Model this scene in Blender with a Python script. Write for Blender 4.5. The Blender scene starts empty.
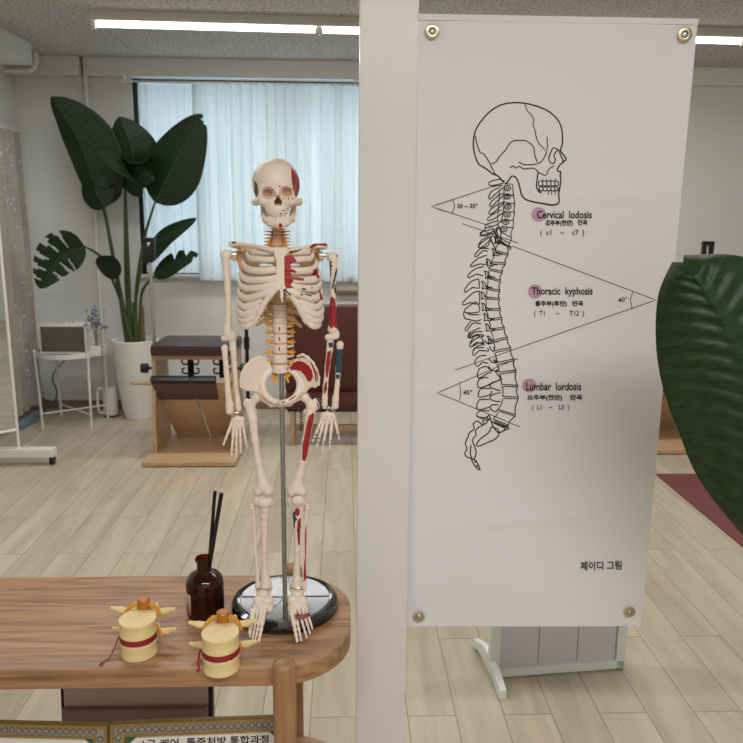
import bpy, bmesh, math, random
import numpy as np
from mathutils import Vector, Matrix, Euler
SC = bpy.context.scene
COL = SC.collection
random.seed(7); RNG = np.random.default_rng(7)

# ------------------------------------------------------------------ camera, world, light, exposure
CAM_Z = 1.515
YAW, PITCH, ROLL = math.radians(2.1), math.radians(11.87), math.radians(0.53)
_F = Vector((math.sin(YAW)*math.cos(PITCH), math.cos(YAW)*math.cos(PITCH), -math.sin(PITCH)))
_R0 = Vector((math.cos(YAW), -math.sin(YAW), 0)); _U0 = _R0.cross(_F)
_R = _R0*math.cos(ROLL) + _U0*math.sin(ROLL); _U = _U0*math.cos(ROLL) - _R0*math.sin(ROLL)
CO = Vector((0, 0, CAM_Z))
cam = bpy.data.objects.new('camera', bpy.data.cameras.new('camera')); COL.objects.link(cam)
cam.matrix_world = Matrix.Translation(CO) @ Matrix((_R, _U, -_F)).transposed().to_4x4()
cam.data.sensor_width = 36; cam.data.lens = 36; cam.data.clip_start = 0.02
cam.data.dof.use_dof = True; cam.data.dof.focus_distance = 1.36; cam.data.dof.aperture_fstop = 11
SC.camera = cam
SC.view_settings.view_transform = 'Standard'; SC.view_settings.look = 'None'
SC.view_settings.gamma = 1; SC.view_settings.use_curve_mapping = False
SC.view_settings.exposure = 0.0
world = bpy.data.worlds.new('daylight'); SC.world = world; world.use_nodes = True
world.node_tree.nodes['Background'].inputs[0].default_value = (0.70, 0.87, 1.0, 1)
world.node_tree.nodes['Background'].inputs[1].default_value = 0.75
CEIL = 2.56; YB = 5.76; XL = -2.62; XR = 3.6; YF = -1.6

def area(name, loc, rot, sx, sy, power, col):
    l = bpy.data.lights.new(name, 'AREA'); l.shape = 'RECTANGLE'; l.size = sx; l.size_y = sy
    l.energy = power; l.color = col
    o = bpy.data.objects.new(name, l); COL.objects.link(o); o.location = loc; o.rotation_euler = rot
    return o
# ceiling lamps of the part of the studio behind the camera and of the rows in view; daylight outside the windows
LAMPS = [
    ('lamp_front', (0.45, -0.55, 2.5), (0, 0, 0), 2.2, 0.6, 58, (1.0, 0.965, 0.93)),
    ('lamp_middle', (-1.2, 2.6, 2.52), (0, 0, 0), 1.8, 0.12, 25, (1.0, 0.97, 0.925)),
    ('lamp_middle_right', (1.6, 2.6, 2.52), (0, 0, 0), 1.8, 0.12, 17, (1.0, 0.97, 0.925)),
    ('lamp_far', (0.3, 4.5, 2.42), (0, 0, 0), 4.2, 0.06, 40, (1.0, 0.975, 0.94)),
    ('window_daylight', (-0.45, 6.15, 1.75), (math.radians(-90), 0, math.pi*0), 3.2, 1.4, 47, (0.74, 0.89, 1.0)),
    ('side_daylight', (XL-0.35, 5.1, 1.3), (0, math.radians(-90), 0), 1.8, 1.0, 4, (0.7, 0.9, 1.0)),
]
for a in LAMPS: area(*a)

# ------------------------------------------------------------------ pixel rays onto real planes of the room
def ray(px, py):
    return _F + _R*((px-371.5)/743) - _U*((py-371.5)/743)
def at(px, py, y=None, z=None, x=None):
    d = ray(px, py)
    if y is not None: t = (y-CO.y)/d.y
    elif z is not None: t = (z-CO.z)/d.z
    else: t = (x-CO.x)/d.x
    return CO + d*t
def at_plane(px, py, p, n):
    d = ray(px, py); t = (p-CO).dot(n)/d.dot(n); return CO + d*t
def proj(P):
    """world points (n,3) -> photo pixels (n,2)"""
    P = np.asarray(P, float) - np.array(CO)
    zc = P @ np.array(_F)
    return np.stack([371.5+743*(P @ np.array(_R))/zc, 371.5-743*(P @ np.array(_U))/zc], -1)

# ------------------------------------------------------------------ materials
def _mat(name):
    m = bpy.data.materials.new(name); m.use_nodes = True
    nt = m.node_tree; return m, nt, nt.nodes['Principled BSDF']
def lin(c):
    return tuple((v/12.92 if v <= .04045 else ((v+.055)/1.055)**2.4) for v in c)
def rgb(r, g, b): return lin((r/255, g/255, b/255))
def mat(name, col, rough=0.5, metal=0.0, var=0.06, scale=30, bump=0.0, bscale=200, spec=0.5, coat=0.0, trans=0.0, ior=1.45, sss=0.0, sheen=0.0):
    m, nt, b = _mat(name)
    b.inputs['Roughness'].default_value = rough; b.inputs['Metallic'].default_value = metal
    b.inputs['Specular IOR Level'].default_value = spec
    b.inputs['Coat Weight'].default_value = coat
    b.inputs['Transmission Weight'].default_value = trans; b.inputs['IOR'].default_value = ior
    b.inputs['Sheen Weight'].default_value = sheen
    if sss:
        b.inputs['Subsurface Weight'].default_value = sss; b.inputs['Subsurface Scale'].default_value = 0.004
        b.inputs['Subsurface Radius'].default_value = (1, .6, .4)
    tc = nt.nodes.new('ShaderNodeTexCoord'); n = nt.nodes.new('ShaderNodeTexNoise')
    n.inputs['Scale'].default_value = scale; n.inputs['Detail'].default_value = 3
    nt.links.new(tc.outputs['Object'], n.inputs['Vector'])
    r = nt.nodes.new('ShaderNodeMapRange'); r.inputs[3].default_value = 1-var; r.inputs[4].default_value = 1+var
    nt.links.new(n.outputs['Fac'], r.inputs[0])
    mx = nt.nodes.new('ShaderNodeVectorMath'); mx.operation = 'SCALE'; mx.inputs[0].default_value = col[:3]
    nt.links.new(r.outputs[0], mx.inputs['Scale']); nt.links.new(mx.outputs[0], b.inputs['Base Color'])
    if bump:
        n2 = nt.nodes.new('ShaderNodeTexNoise'); n2.inputs['Scale'].default_value = bscale
        nt.links.new(tc.outputs['Object'], n2.inputs['Vector'])
        bp = nt.nodes.new('ShaderNodeBump'); bp.inputs['Strength'].default_value = bump; bp.inputs['Distance'].default_value = 0.002
        nt.links.new(n2.outputs['Fac'], bp.inputs['Height']); nt.links.new(bp.outputs[0], b.inputs['Normal'])
    return m
def wood(name, c1, c2, scale=(1.2, 14, 14), rough=0.5, ring=6.0):
    m, nt, b = _mat(name); b.inputs['Roughness'].default_value = rough
    tc = nt.nodes.new('ShaderNodeTexCoord'); mp = nt.nodes.new('ShaderNodeMapping')
    mp.inputs['Scale'].default_value = scale
    nt.links.new(tc.outputs['Object'], mp.inputs[0])
    n0 = nt.nodes.new('ShaderNodeTexNoise'); n0.inputs['Scale'].default_value = 1.0; n0.inputs['Detail'].default_value = 3; n0.inputs['Distortion'].default_value = .6
    nt.links.new(mp.outputs[0], n0.inputs[0])
    w = nt.nodes.new('ShaderNodeMath'); w.operation = 'MULTIPLY'; w.inputs[1].default_value = ring
    nt.links.new(n0.outputs['Fac'], w.inputs[0])
    fr = nt.nodes.new('ShaderNodeMath'); fr.operation = 'PINGPONG'; fr.inputs[1].default_value = .5
    nt.links.new(w.outputs[0], fr.inputs[0])
    n1 = nt.nodes.new('ShaderNodeTexNoise'); n1.inputs['Scale'].default_value = 6.0; n1.inputs['Detail'].default_value = 5
    nt.links.new(mp.outputs[0], n1.inputs[0])
    ad = nt.nodes.new('ShaderNodeMath'); ad.operation = 'ADD'; nt.links.new(fr.outputs[0], ad.inputs[0]); nt.links.new(n1.outputs['Fac'], ad.inputs[1])
    cr = nt.nodes.new('ShaderNodeValToRGB'); cr.color_ramp.elements[0].position = .35; cr.color_ramp.elements[1].position = 1.0
    cr.color_ramp.elements[0].color = (*c2, 1); cr.color_ramp.elements[1].color = (*c1, 1)
    nt.links.new(ad.outputs[0], cr.inputs[0]); nt.links.new(cr.outputs[0], b.inputs['Base Color'])
    return m
def floor_mat():
    m, nt, b = _mat('oak_plank_flooring'); b.inputs['Roughness'].default_value = .42
    tc = nt.nodes.new('ShaderNodeTexCoord'); mp = nt.nodes.new('ShaderNodeMapping')
    mp.inputs['Rotation'].default_value = (0, 0, math.radians(90)); mp.inputs['Location'].default_value = (FLOOR_PY, FLOOR_PX, 0)
    nt.links.new(tc.outputs['Object'], mp.inputs[0])
    def brick(c1, c2, mortar):
        k = nt.nodes.new('ShaderNodeTexBrick'); k.offset = .37; k.inputs['Scale'].default_value = 1
        k.inputs['Brick Width'].default_value = 1.15; k.inputs['Row Height'].default_value = FLOOR_W
        k.inputs['Mortar Size'].default_value = .0018; k.inputs['Mortar Smooth'].default_value = .3
        k.inputs['Color1'].default_value = c1; k.inputs['Color2'].default_value = c2; k.inputs['Mortar'].default_value = mortar
        nt.links.new(mp.outputs[0], k.inputs[0]); return k
    k = brick((0, 0, 0, 1), (1, 1, 1, 1), (.5, .5, .5, 1))
    # grain stretched along the planks, shifted per plank
    m2 = nt.nodes.new('ShaderNodeMapping'); m2.inputs['Scale'].default_value = (14, 1.6, 1)
    nt.links.new(tc.outputs['Object'], m2.inputs[0])
    sh = nt.nodes.new('ShaderNodeVectorMath'); sh.operation = 'MULTIPLY_ADD'; sh.inputs[1].default_value = (7, 13, 5)
    nt.links.new(k.outputs['Color'], sh.inputs[0]); nt.links.new(m2.outputs[0], sh.inputs[2])
    n = nt.nodes.new('ShaderNodeTexNoise'); n.inputs['Scale'].default_value = .8; n.inputs['Detail'].default_value = 4; n.inputs['Distortion'].default_value = 1.2
    nt.links.new(sh.outputs[0], n.inputs[0])
    m3 = nt.nodes.new('ShaderNodeMapping'); m3.inputs['Scale'].default_value = (120, 6, 1); nt.links.new(tc.outputs['Object'], m3.inputs[0])
    n3 = nt.nodes.new('ShaderNodeTexNoise'); n3.inputs['Scale'].default_value = 1; n3.inputs['Detail'].default_value = 2; nt.links.new(m3.outputs[0], n3.inputs[0])
    cr = nt.nodes.new('ShaderNodeValToRGB'); cr.color_ramp.elements[0].position = .28; cr.color_ramp.elements[1].position = .72
    cr.color_ramp.elements[0].color = (*rgb(172, 159, 138), 1); cr.color_ramp.elements[1].color = (*rgb(197, 185, 165), 1)
    nt.links.new(n.outputs['Fac'], cr.inputs[0])
    def scaled(col, fac, lo, hi):
        r = nt.nodes.new('ShaderNodeMapRange'); r.inputs[3].default_value = lo; r.inputs[4].default_value = hi; nt.links.new(fac, r.inputs[0])
        v = nt.nodes.new('ShaderNodeVectorMath'); v.operation = 'SCALE'; nt.links.new(col, v.inputs[0]); nt.links.new(r.outputs[0], v.inputs['Scale']); return v.outputs[0]
    c = scaled(cr.outputs[0], n3.outputs['Fac'], .93, 1.07)
    c = scaled(c, k.outputs['Color'], .91, 1.07)
    c = scaled(c, k.outputs['Fac'], 1.0, .45)
    nt.links.new(c, b.inputs['Base Color'])
    return m

# ------------------------------------------------------------------ mesh helpers
WL = {}   # world location of the frame each object's mesh is written in
def _frame(parent):
    return WL[parent.name] if parent is not None else None
def tag(o, label=None, cat=None, group=None, kind=None):
    if label: o['label'] = label
    if cat: o['category'] = cat
    if group: o['group'] = group
    if kind: o['kind'] = kind
    return o
def thing(name, label, cat, loc=(0, 0, 0), group=None, rz=0):
    o = bpy.data.objects.new(name, None); COL.objects.link(o); o.location = loc; o.empty_display_size = .05
    o.rotation_euler[2] = rz
    WL[o.name] = Vector(loc); return tag(o, label, cat, group)
def link_mesh(name, V, F, mats, parent=None, smooth=True, fm=None, auto=None):
    V = np.asarray(V, float).reshape(-1, 3)
    if parent is None:
        off = np.array([(V[:, 0].min()+V[:, 0].max())/2, (V[:, 1].min()+V[:, 1].max())/2, V[:, 2].min()])
    else: off = np.array(WL[parent.name])
    me = bpy.data.meshes.new(name); me.from_pydata((V-off).tolist(), [], [list(map(int, f)) for f in F])
    if not isinstance(mats, (list, tuple)): mats = [mats]
    for m in mats: me.materials.append(m)
    if fm is not None: me.polygons.foreach_set('material_index', np.asarray(fm, dtype=np.int32))
    me.polygons.foreach_set('use_smooth', [smooth]*len(me.polygons)); me.update()
    if smooth and auto is not None: me.set_sharp_from_angle(angle=math.radians(auto))
    o = bpy.data.objects.new(name, me); COL.objects.link(o)
    if parent is not None: o.parent = parent
    else: o.location = off
    WL[o.name] = Vector(off); return o
def frame_of(d, up=None):
    d = Vector(d).normalized(); up = Vector(up) if up is not None else Vector((0, 0, 1))
    if abs(d.dot(up)) > .98: up = Vector((0, 1, 0)) if abs(d.y) < .9 else Vector((1, 0, 0))
    a = up.cross(d).normalized(); b = d.cross(a).normalized(); return a, b
class MB:
    def __init__(s): s.V = []; s.F = []; s.M = []; s.mi = 0
    def add(s, V, F):
        n = len(s.V); s.V += [tuple(v) for v in V]; s.F += [[i+n for i in f] for f in F]; s.M += [s.mi]*len(F); return s
    def box(s, a, b, M=None, bev=0.0):
        """box between two corners, edges bevelled"""
        lo = Vector([min(a[i], b[i]) for i in range(3)]); hi = Vector([max(a[i], b[i]) for i in range(3)])
        bm = bmesh.new(); bmesh.ops.create_cube(bm, size=1)
        for v in bm.verts: v.co = Vector([(lo[i]+hi[i])/2 + v.co[i]*(hi[i]-lo[i]) for i in range(3)])
        if bev: bmesh.ops.bevel(bm, geom=list(bm.edges), offset=min(bev, .45*min(hi-lo)), segments=2, affect='EDGES', profile=.7)
        V = [(M @ v.co if M else v.co.copy()) for v in bm.verts]; bm.verts.index_update()
        F = [[v.index for v in f.verts] for f in bm.faces]; bm.free(); return s.add(V, F)
    def hexa(s, P, bev=0.0):
        """8 corners: bottom ring then top ring"""
        bm = bmesh.new(); vs = [bm.verts.new(p) for p in P]
        for f in ([3,2,1,0],[4,5,6,7],[0,1,5,4],[1,2,6,5],[2,3,7,6],[3,0,4,7]): bm.faces.new([vs[i] for i in f])
        bmesh.ops.recalc_face_normals(bm, faces=bm.faces)
        if bev: bmesh.ops.bevel(bm, geom=list(bm.edges), offset=bev, segments=2, affect='EDGES', profile=.7)
        bm.verts.index_update(); V = [v.co.copy() for v in bm.verts]; F = [[v.index for v in f.verts] for f in bm.faces]; bm.free(); return s.add(V, F)
    def tube(s, pts, r, seg=12, cap=True, up=None, flat=1.0, smooth_path=0, closed=False):
        """r: number or list; flat scales the second axis (along up)"""
        pts = [Vector(p) for p in pts]
        rr = [r]*len(pts) if not hasattr(r, '__len__') else list(r)
        if smooth_path: pts, rr = spline(pts, rr, smooth_path)
        n = len(pts); V = []; a = None
        for i, p in enumerate(pts):
            if closed: d = pts[(i+1) % n]-pts[i-1]
            else: d = pts[min(i+1, n-1)]-pts[max(i-1, 0)]
            if up is not None or a is None: a, b = frame_of(d, up)
            else:
                d = d.normalized(); a = (a-d*a.dot(d)).normalized(); b = d.cross(a)
            for k in range(seg):
                t = 2*math.pi*k/seg; V.append(p + a*(math.cos(t)*rr[i]) + b*(math.sin(t)*rr[i]*flat))
        F = [[i*seg+k, i*seg+(k+1) % seg, (i+1)*seg+(k+1) % seg, (i+1)*seg+k] for i in range(n-1) for k in range(seg)]
        if closed: F += [[(n-1)*seg+k, (n-1)*seg+(k+1) % seg, (k+1) % seg, k] for k in range(seg)]
        elif cap: F += [list(range(seg))[::-1], list(range((n-1)*seg, n*seg))]
        return s.add(V, F)
    def lathe(s, prof, c, seg=48, axis=None):
        """prof: list of (r, h); c: base centre; axis: direction"""
        c = Vector(c); ax = Vector(axis).normalized() if axis is not None else Vector((0, 0, 1)); a, b = frame_of(ax)
        V = []; F = []; rings = []
        for r, h in prof:
            if r < 1e-6: rings.append([len(V)]); V.append(c+ax*h)
            else:
                rings.append(list(range(len(V), len(V)+seg)))
                V += [c+ax*h+a*(r*math.cos(2*math.pi*k/seg))+b*(r*math.sin(2*math.pi*k/seg)) for k in range(seg)]
        for A, B in zip(rings[:-1], rings[1:]):
            for k in range(seg):
                k2 = (k+1) % seg
                if len(A) == 1 and len(B) == 1: break
                if len(A) == 1: F.append([A[0], B[k2], B[k]])
                elif len(B) == 1: F.append([A[k], A[k2], B[0]])
                else: F.append([A[k], A[k2], B[k2], B[k]])
        return s.add(V, F)
    def prism(s, outline, p0, ux, uy, uz, bev=0.0):
        """outline (u,v) in the frame p0 + u*ux + v*uy, extruded by vector uz"""
        p0, ux, uy, uz = map(Vector, (p0, ux, uy, uz)); bm = bmesh.new()
        lo = [bm.verts.new(p0+ux*u+uy*v) for u, v in outline]; hi = [bm.verts.new(p0+ux*u+uy*v+uz) for u, v in outline]
        f1 = bm.faces.new(lo[::-1]); f2 = bm.faces.new(hi); n = len(lo)
        for i in range(n): bm.faces.new([lo[i], lo[(i+1) % n], hi[(i+1) % n], hi[i]])
        bmesh.ops.recalc_face_normals(bm, faces=bm.faces)
        if bev:
            ed = [e for e in bm.edges if (e.verts[0] in lo and e.verts[1] in lo) or (e.verts[0] in hi and e.verts[1] in hi)]
            bmesh.ops.bevel(bm, geom=ed, offset=bev, segments=3, affect='EDGES', profile=.6)
        bm.verts.index_update(); V = [v.co.copy() for v in bm.verts]; F = [[v.index for v in f.verts] for f in bm.faces]; bm.free(); return s.add(V, F)
    def build(s, name, mats, parent=None, smooth=True, auto=35, **k):
        fm = s.M if any(s.M) else None
        return link_mesh(name, s.V, s.F, mats, parent, smooth, fm, auto)
def spline(pts, rr, sub):
    n = len(pts); P = []; R = []
    for i in range(n-1):
        p0, p1, p2, p3 = pts[max(i-1, 0)], pts[i], pts[i+1], pts[min(i+2, n-1)]
        for k in range(sub):
            t = k/sub
            P.append(0.5*((2*p1)+(p2-p0)*t+(2*p0-5*p1+4*p2-p3)*t*t+(3*p1-p0-3*p2+p3)*t**3))
            R.append(rr[i]*(1-t)+rr[i+1]*t)
    P.append(pts[-1]); R.append(rr[-1]); return P, R
def sph(mb, c, r, seg=16, n=8):
    if not hasattr(r, '__len__'): r = (r, r, r)
    V = [(c[0], c[1], c[2]-r[2])]; F = []
    for i in range(1, n):
        t = math.pi*i/n
        V += [(c[0]+r[0]*math.sin(t)*math.cos(2*math.pi*k/seg), c[1]+r[1]*math.sin(t)*math.sin(2*math.pi*k/seg), c[2]-r[2]*math.cos(t)) for k in range(seg)]
    V.append((c[0], c[1], c[2]+r[2])); L = len(V)-1
    for k in range(seg):
        F.append([0, 1+(k+1) % seg, 1+k]); F.append([L, L-seg+k, L-seg+(k+1) % seg])
        for i in range(n-2): a = 1+i*seg; F.append([a+k, a+(k+1) % seg, a+seg+(k+1) % seg, a+seg+k])
    mb.add(V, F); return mb
def copy_tree(o, parent=None):
    c = o.copy(); COL.objects.link(c); c.parent = parent
    for ch in [x for x in bpy.data.objects if x.parent == o]: copy_tree(ch, c)
    return c

# ------------------------------------------------------------------ signed-distance sculpting (numpy surface nets)
def sd_ell(P, c, r, rot=None):
    Q = P-np.array(c)
    if rot is not None: Q = Q @ np.array(rot)
    r = np.array(r, float) if hasattr(r, '__len__') else np.array([r]*3, float)
    k0 = np.linalg.norm(Q/r, axis=-1); k1 = np.linalg.norm(Q/(r*r), axis=-1)+1e-12
    return k0*(k0-1)/k1
def sd_cap(P, a, b, ra, rb=None):
    rb = ra if rb is None else rb; a = np.array(a, float); b = np.array(b, float); ab = b-a
    t = np.clip(((P-a) @ ab)/(ab @ ab+1e-12), 0, 1)
    return np.linalg.norm(P-a-t[..., None]*ab, axis=-1)-(ra+(rb-ra)*t)
def sd_box(P, c, h, rad=0, rot=None):
    Q = P-np.array(c)
    if rot is not None: Q = Q @ np.array(rot)
    q = np.abs(Q)-(np.array(h)-rad)
    return np.linalg.norm(np.maximum(q, 0), axis=-1)+np.minimum(q.max(-1), 0)-rad
def sd_poly(X, Z, poly):
    poly = np.asarray(poly, float); n = len(poly); d = np.full(X.shape, 1e9); s = np.ones(X.shape)
    for i in range(n):
        vi = poly[i]; vj = poly[i-1]; e = vj-vi; wx = X-vi[0]; wz = Z-vi[1]
        t = np.clip((wx*e[0]+wz*e[1])/(e @ e+1e-12), 0, 1)
        d = np.minimum(d, (wx-e[0]*t)**2+(wz-e[1]*t)**2)
        c1 = Z >= vi[1]; c2 = Z < vj[1]; c3 = e[0]*wz > e[1]*wx
        s = np.where((c1 & c2 & c3) | (~c1 & ~c2 & ~c3), -s, s)
    return s*np.sqrt(d)
def smin(a, b, k):
    if k <= 0: return np.minimum(a, b)
    h = np.clip(.5+.5*(b-a)/k, 0, 1); return b*(1-h)+a*h-k*h*(1-h)
def smax(a, b, k): return -smin(-a, -b, k)
def nets(f, lo, hi, h):
    lo = np.array(lo, float); hi = np.array(hi, float)
    n = np.maximum(4, np.ceil((hi-lo)/h).astype(int)+1)
    ax = [lo[i]+h*np.arange(n[i]) for i in range(3)]
    G = np.stack(np.meshgrid(*ax, indexing='ij'), -1); D = f(G)
    s = D < 0
    cs = np.zeros(tuple(n-1)+(3,)); cnt = np.zeros(tuple(n-1))
    for a in range(3):
        sl0 = [slice(None)]*3; sl1 = [slice(None)]*3; sl0[a] = slice(0, -1); sl1[a] = slice(1, None)
        d0, d1 = D[tuple(sl0)], D[tuple(sl1)]; cr = (d0 < 0) != (d1 < 0)
        t = np.where(cr, d0/(d0-d1+1e-20), 0)
        pt = G[tuple(sl0)].copy(); pt[..., a] += t*h
        o = [b for b in range(3) if b != a]
        for i in (0, 1):
            for j in (0, 1):
                sl = [slice(None)]*3
                sl[o[0]] = slice(i, pt.shape[o[0]]-1+i); sl[o[1]] = slice(j, pt.shape[o[1]]-1+j)
                c = cr[tuple(sl)]; cs += np.where(c[..., None], pt[tuple(sl)], 0); cnt += c
    act = cnt > 0; idx = -np.ones(act.shape, int); idx[act] = np.arange(act.sum())
    V = cs[act]/cnt[act][:, None]; Fs = []
    for a in range(3):
        o = [(a+1) % 3, (a+2) % 3]
        sl0 = [slice(1, -1)]*3; sl1 = [slice(1, -1)]*3; sl0[a] = slice(0, -1); sl1[a] = slice(1, None)
        s0, s1 = s[tuple(sl0)], s[tuple(sl1)]
        I = np.argwhere(s0 != s1)
        if not len(I): continue
        fl = s0[tuple(I.T)]
        base = I.copy(); base[:, o[0]] += 1; base[:, o[1]] += 1
        q = []
        for (di, dj) in ((0, 0), (-1, 0), (-1, -1), (0, -1)):
            c = base.copy(); c[:, o[0]] += di; c[:, o[1]] += dj; q.append(idx[tuple(c.T)])
        q = np.stack(q, -1); q[~fl] = q[~fl][:, ::-1]; Fs.append(q)
    F = np.concatenate(Fs); F = F[(F >= 0).all(1)]
    return V, F
def sculpt(name, f, lo, hi, h, mats, parent, paint=None, relax=1):
    V, F = nets(f, lo, hi, h)
    for _ in range(relax):
        A = np.zeros_like(V); C = np.zeros(len(V))
        for i in range(4):
            j = (i+1) % 4
            np.add.at(A, F[:, i], V[F[:, j]]); np.add.at(C, F[:, i], 1)
            np.add.at(A, F[:, j], V[F[:, i]]); np.add.at(C, F[:, j], 1)
        V = .5*V+.5*A/np.maximum(C, 1)[:, None]
    fm = None
    if paint is not None:
        cen = V[F].mean(1)
        nrm = np.cross(V[F[:, 2]]-V[F[:, 0]], V[F[:, 3]]-V[F[:, 1]]); fm = paint(cen, nrm)
    return link_mesh(name, V, F.tolist(), mats, parent, True, fm)
CEIL = 2.6; XL = -2.385; XR = 3.7; YF = -1.6; YB = 5.76
FLOOR_W = 0.15; FLOOR_PX = 0.046; FLOOR_PY = 0.40   # plank joints fall on x = 0.046 + 0.15 k
FLOOR_PX = -0.046+0.15*40+(XL+XR)/2; FLOOR_PY = -0.055
# ------------------------------------------------------------------ materials of the place
M_wall = mat('white_plaster', rgb(214, 214, 210), .85, var=.02, scale=3, bump=.05, bscale=60)
M_white = mat('white_paint', rgb(222, 220, 214), .35, var=.02)
M_post = mat('white_gloss_metal', rgb(216, 211, 208), .3, var=.01, scale=4, bump=.25, bscale=35, spec=.5)
M_floor = floor_mat()
M_base = wood('baseboard_oak', rgb(150, 130, 105), rgb(118, 98, 76), (1, 10, 10))
M_black = mat('black_plastic', rgb(18, 18, 18), .4, var=.02)
M_chrome = mat('chrome', (.6, .6, .6), .22, 1.0, var=.02)
M_steel = mat('brushed_steel', (.5, .5, .5), .35, 1.0, var=.05)
M_table = wood('table_oak', rgb(168, 128, 92), rgb(120, 84, 56), (1.6, 18, 18), .45, 5)
M_leg = wood('leg_oak', rgb(160, 120, 84), rgb(122, 88, 58), (16, 16, 1.6), .45, 3)
M_birch = wood('birch_ply', rgb(196, 165, 132), rgb(178, 146, 112), (2, 9, 9), .45, 2)
M_maroon = mat('maroon_leatherette', rgb(78, 36, 32), .42, var=.05, scale=12, bump=.1, bscale=300)
M_brown = mat('brown_leatherette', rgb(62, 40, 38), .4, var=.05, scale=12, bump=.1, bscale=300)
M_matm = mat('maroon_mat', rgb(112, 62, 60), .7, var=.04, bump=.15, bscale=400)
M_glass = mat('window_glass', (.9, .97, 1), .02, trans=1.0, var=.0)
def ceiling_mat():
    m, nt, b = _mat('fissured_ceiling_tile'); b.inputs['Roughness'].default_value = .95
    tc = nt.nodes.new('ShaderNodeTexCoord')
    n = nt.nodes.new('ShaderNodeTexNoise'); n.inputs['Scale'].default_value = 55; n.inputs['Detail'].default_value = 3
    n.inputs['Roughness'].default_value = .7
    nt.links.new(tc.outputs['Object'], n.inputs['Vector'])
    cr = nt.nodes.new('ShaderNodeValToRGB'); cr.color_ramp.elements[0].position = .36; cr.color_ramp.elements[1].position = .5
    cr.color_ramp.elements[0].color = (*rgb(112, 108, 102), 1); cr.color_ramp.elements[1].color = (*rgb(196, 194, 187), 1)
    nt.links.new(n.outputs['Fac'], cr.inputs[0])
    k = nt.nodes.new('ShaderNodeTexBrick'); k.offset = .5; k.inputs['Scale'].default_value = 1; k.inputs['Brick Width'].default_value = .6
    k.inputs['Row Height'].default_value = .3; k.inputs['Mortar Size'].default_value = .0015
    k.inputs['Color1'].default_value = (1, 1, 1, 1); k.inputs['Color2'].default_value = (.95, .95, .95, 1); k.inputs['Mortar'].default_value = (.75, .75, .75, 1)
    mp = nt.nodes.new('ShaderNodeMapping'); mp.inputs['Rotation'].default_value = (0, 0, math.radians(90)); nt.links.new(tc.outputs['Object'], mp.inputs[0]); nt.links.new(mp.outputs[0], k.inputs[0])
    mx = nt.nodes.new('ShaderNodeVectorMath'); mx.operation = 'MULTIPLY'; nt.links.new(cr.outputs[0], mx.inputs[0]); nt.links.new(k.outputs['Color'], mx.inputs[1])
    nt.links.new(mx.outputs[0], b.inputs['Base Color'])
    return m
M_ceil = ceiling_mat()
def cloth_mat(name, col, trans, amt=.5, lace=False):
    m, nt, b = _mat(name); nt.nodes.remove(b); out = nt.nodes['Material Output']
    d = nt.nodes.new('ShaderNodeBsdfDiffuse'); d.inputs[0].default_value = (*col, 1)
    t = nt.nodes.new('ShaderNodeBsdfTranslucent'); t.inputs[0].default_value = (*trans, 1)
    x = nt.nodes.new('ShaderNodeMixShader'); x.inputs[0].default_value = amt
    nt.links.new(d.outputs[0], x.inputs[1]); nt.links.new(t.outputs[0], x.inputs[2]); last = x
    tc = nt.nodes.new('ShaderNodeTexCoord'); n = nt.nodes.new('ShaderNodeTexNoise'); n.inputs['Scale'].default_value = 260
    nt.links.new(tc.outputs['Object'], n.inputs[0]); bp = nt.nodes.new('ShaderNodeBump'); bp.inputs['Strength'].default_value = .1; bp.inputs['Distance'].default_value = .001
    nt.links.new(n.outputs['Fac'], bp.inputs['Height']); nt.links.new(bp.outputs[0], d.inputs['Normal'])
    if lace:
        tr = nt.nodes.new('ShaderNodeBsdfTransparent'); v = nt.nodes.new('ShaderNodeTexVoronoi'); v.inputs['Scale'].default_value = 60
        nt.links.new(tc.outputs['Object'], v.inputs[0]); g = nt.nodes.new('ShaderNodeMath'); g.operation = 'GREATER_THAN'; g.inputs[1].default_value = .8
        nt.links.new(v.outputs['Distance'], g.inputs[0]); x2 = nt.nodes.new('ShaderNodeMixShader'); nt.links.new(g.outputs[0], x2.inputs[0])
        nt.links.new(last.outputs[0], x2.inputs[1]); nt.links.new(tr.outputs[0], x2.inputs[2]); last = x2
    nt.links.new(last.outputs[0], out.inputs['Surface']); return m
def emit_mat(name, col, s):
    m, nt, b = _mat(name); b.inputs['Base Color'].default_value = (.9, .9, .9, 1)
    b.inputs['Emission Color'].default_value = (*col, 1); b.inputs['Emission Strength'].default_value = s; return m
M_curtain = cloth_mat('sheer_white_curtain', rgb(225, 228, 226), (.76, .80, .81), .45)
M_lace = cloth_mat('beige_lace', rgb(168, 158, 144), (.4, .37, .33), .15, lace=True)
M_tube = emit_mat('lit_lamp_tube', (1.0, .97, .9), 5.0)

# ------------------------------------------------------------------ room shell
def slab(name, a, b, m, parent=None, bev=0, label=None):
    o = MB().box(a, b, bev=bev).build(name, m, parent, smooth=bev > 0)
    if parent is None: o['kind'] = 'structure'
    if label: o['label'] = label
    return o
slab('floor', (XL-.1, YF-.1, -.1), (XR+.1, YB+.1, 0), M_floor, label='pale grey-beige oak plank floor running away from the camera')
slab('ceiling', (XL-.1, YF-.1, CEIL), (XR+.1, YB+.1, CEIL+.1), M_ceil, label='speckled grey acoustic tile ceiling')
WX0, WX1, WZ0, WZ1 = -1.55, .72, 1.06, 2.47      # window opening in the back wall
mb = MB()
mb.box((XL-.1, YB, 0), (WX0, YB+.12, CEIL)); mb.box((WX1, YB, 0), (XR+.1, YB+.12, CEIL))
mb.box((WX0, YB, 0), (WX1, YB+.12, WZ0)); mb.box((WX0, YB, WZ1), (WX1, YB+.12, CEIL))
w = mb.build('wall_back', M_wall, smooth=False); w['kind'] = 'structure'; w['label'] = 'white back wall around the wide curtained window'
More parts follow.
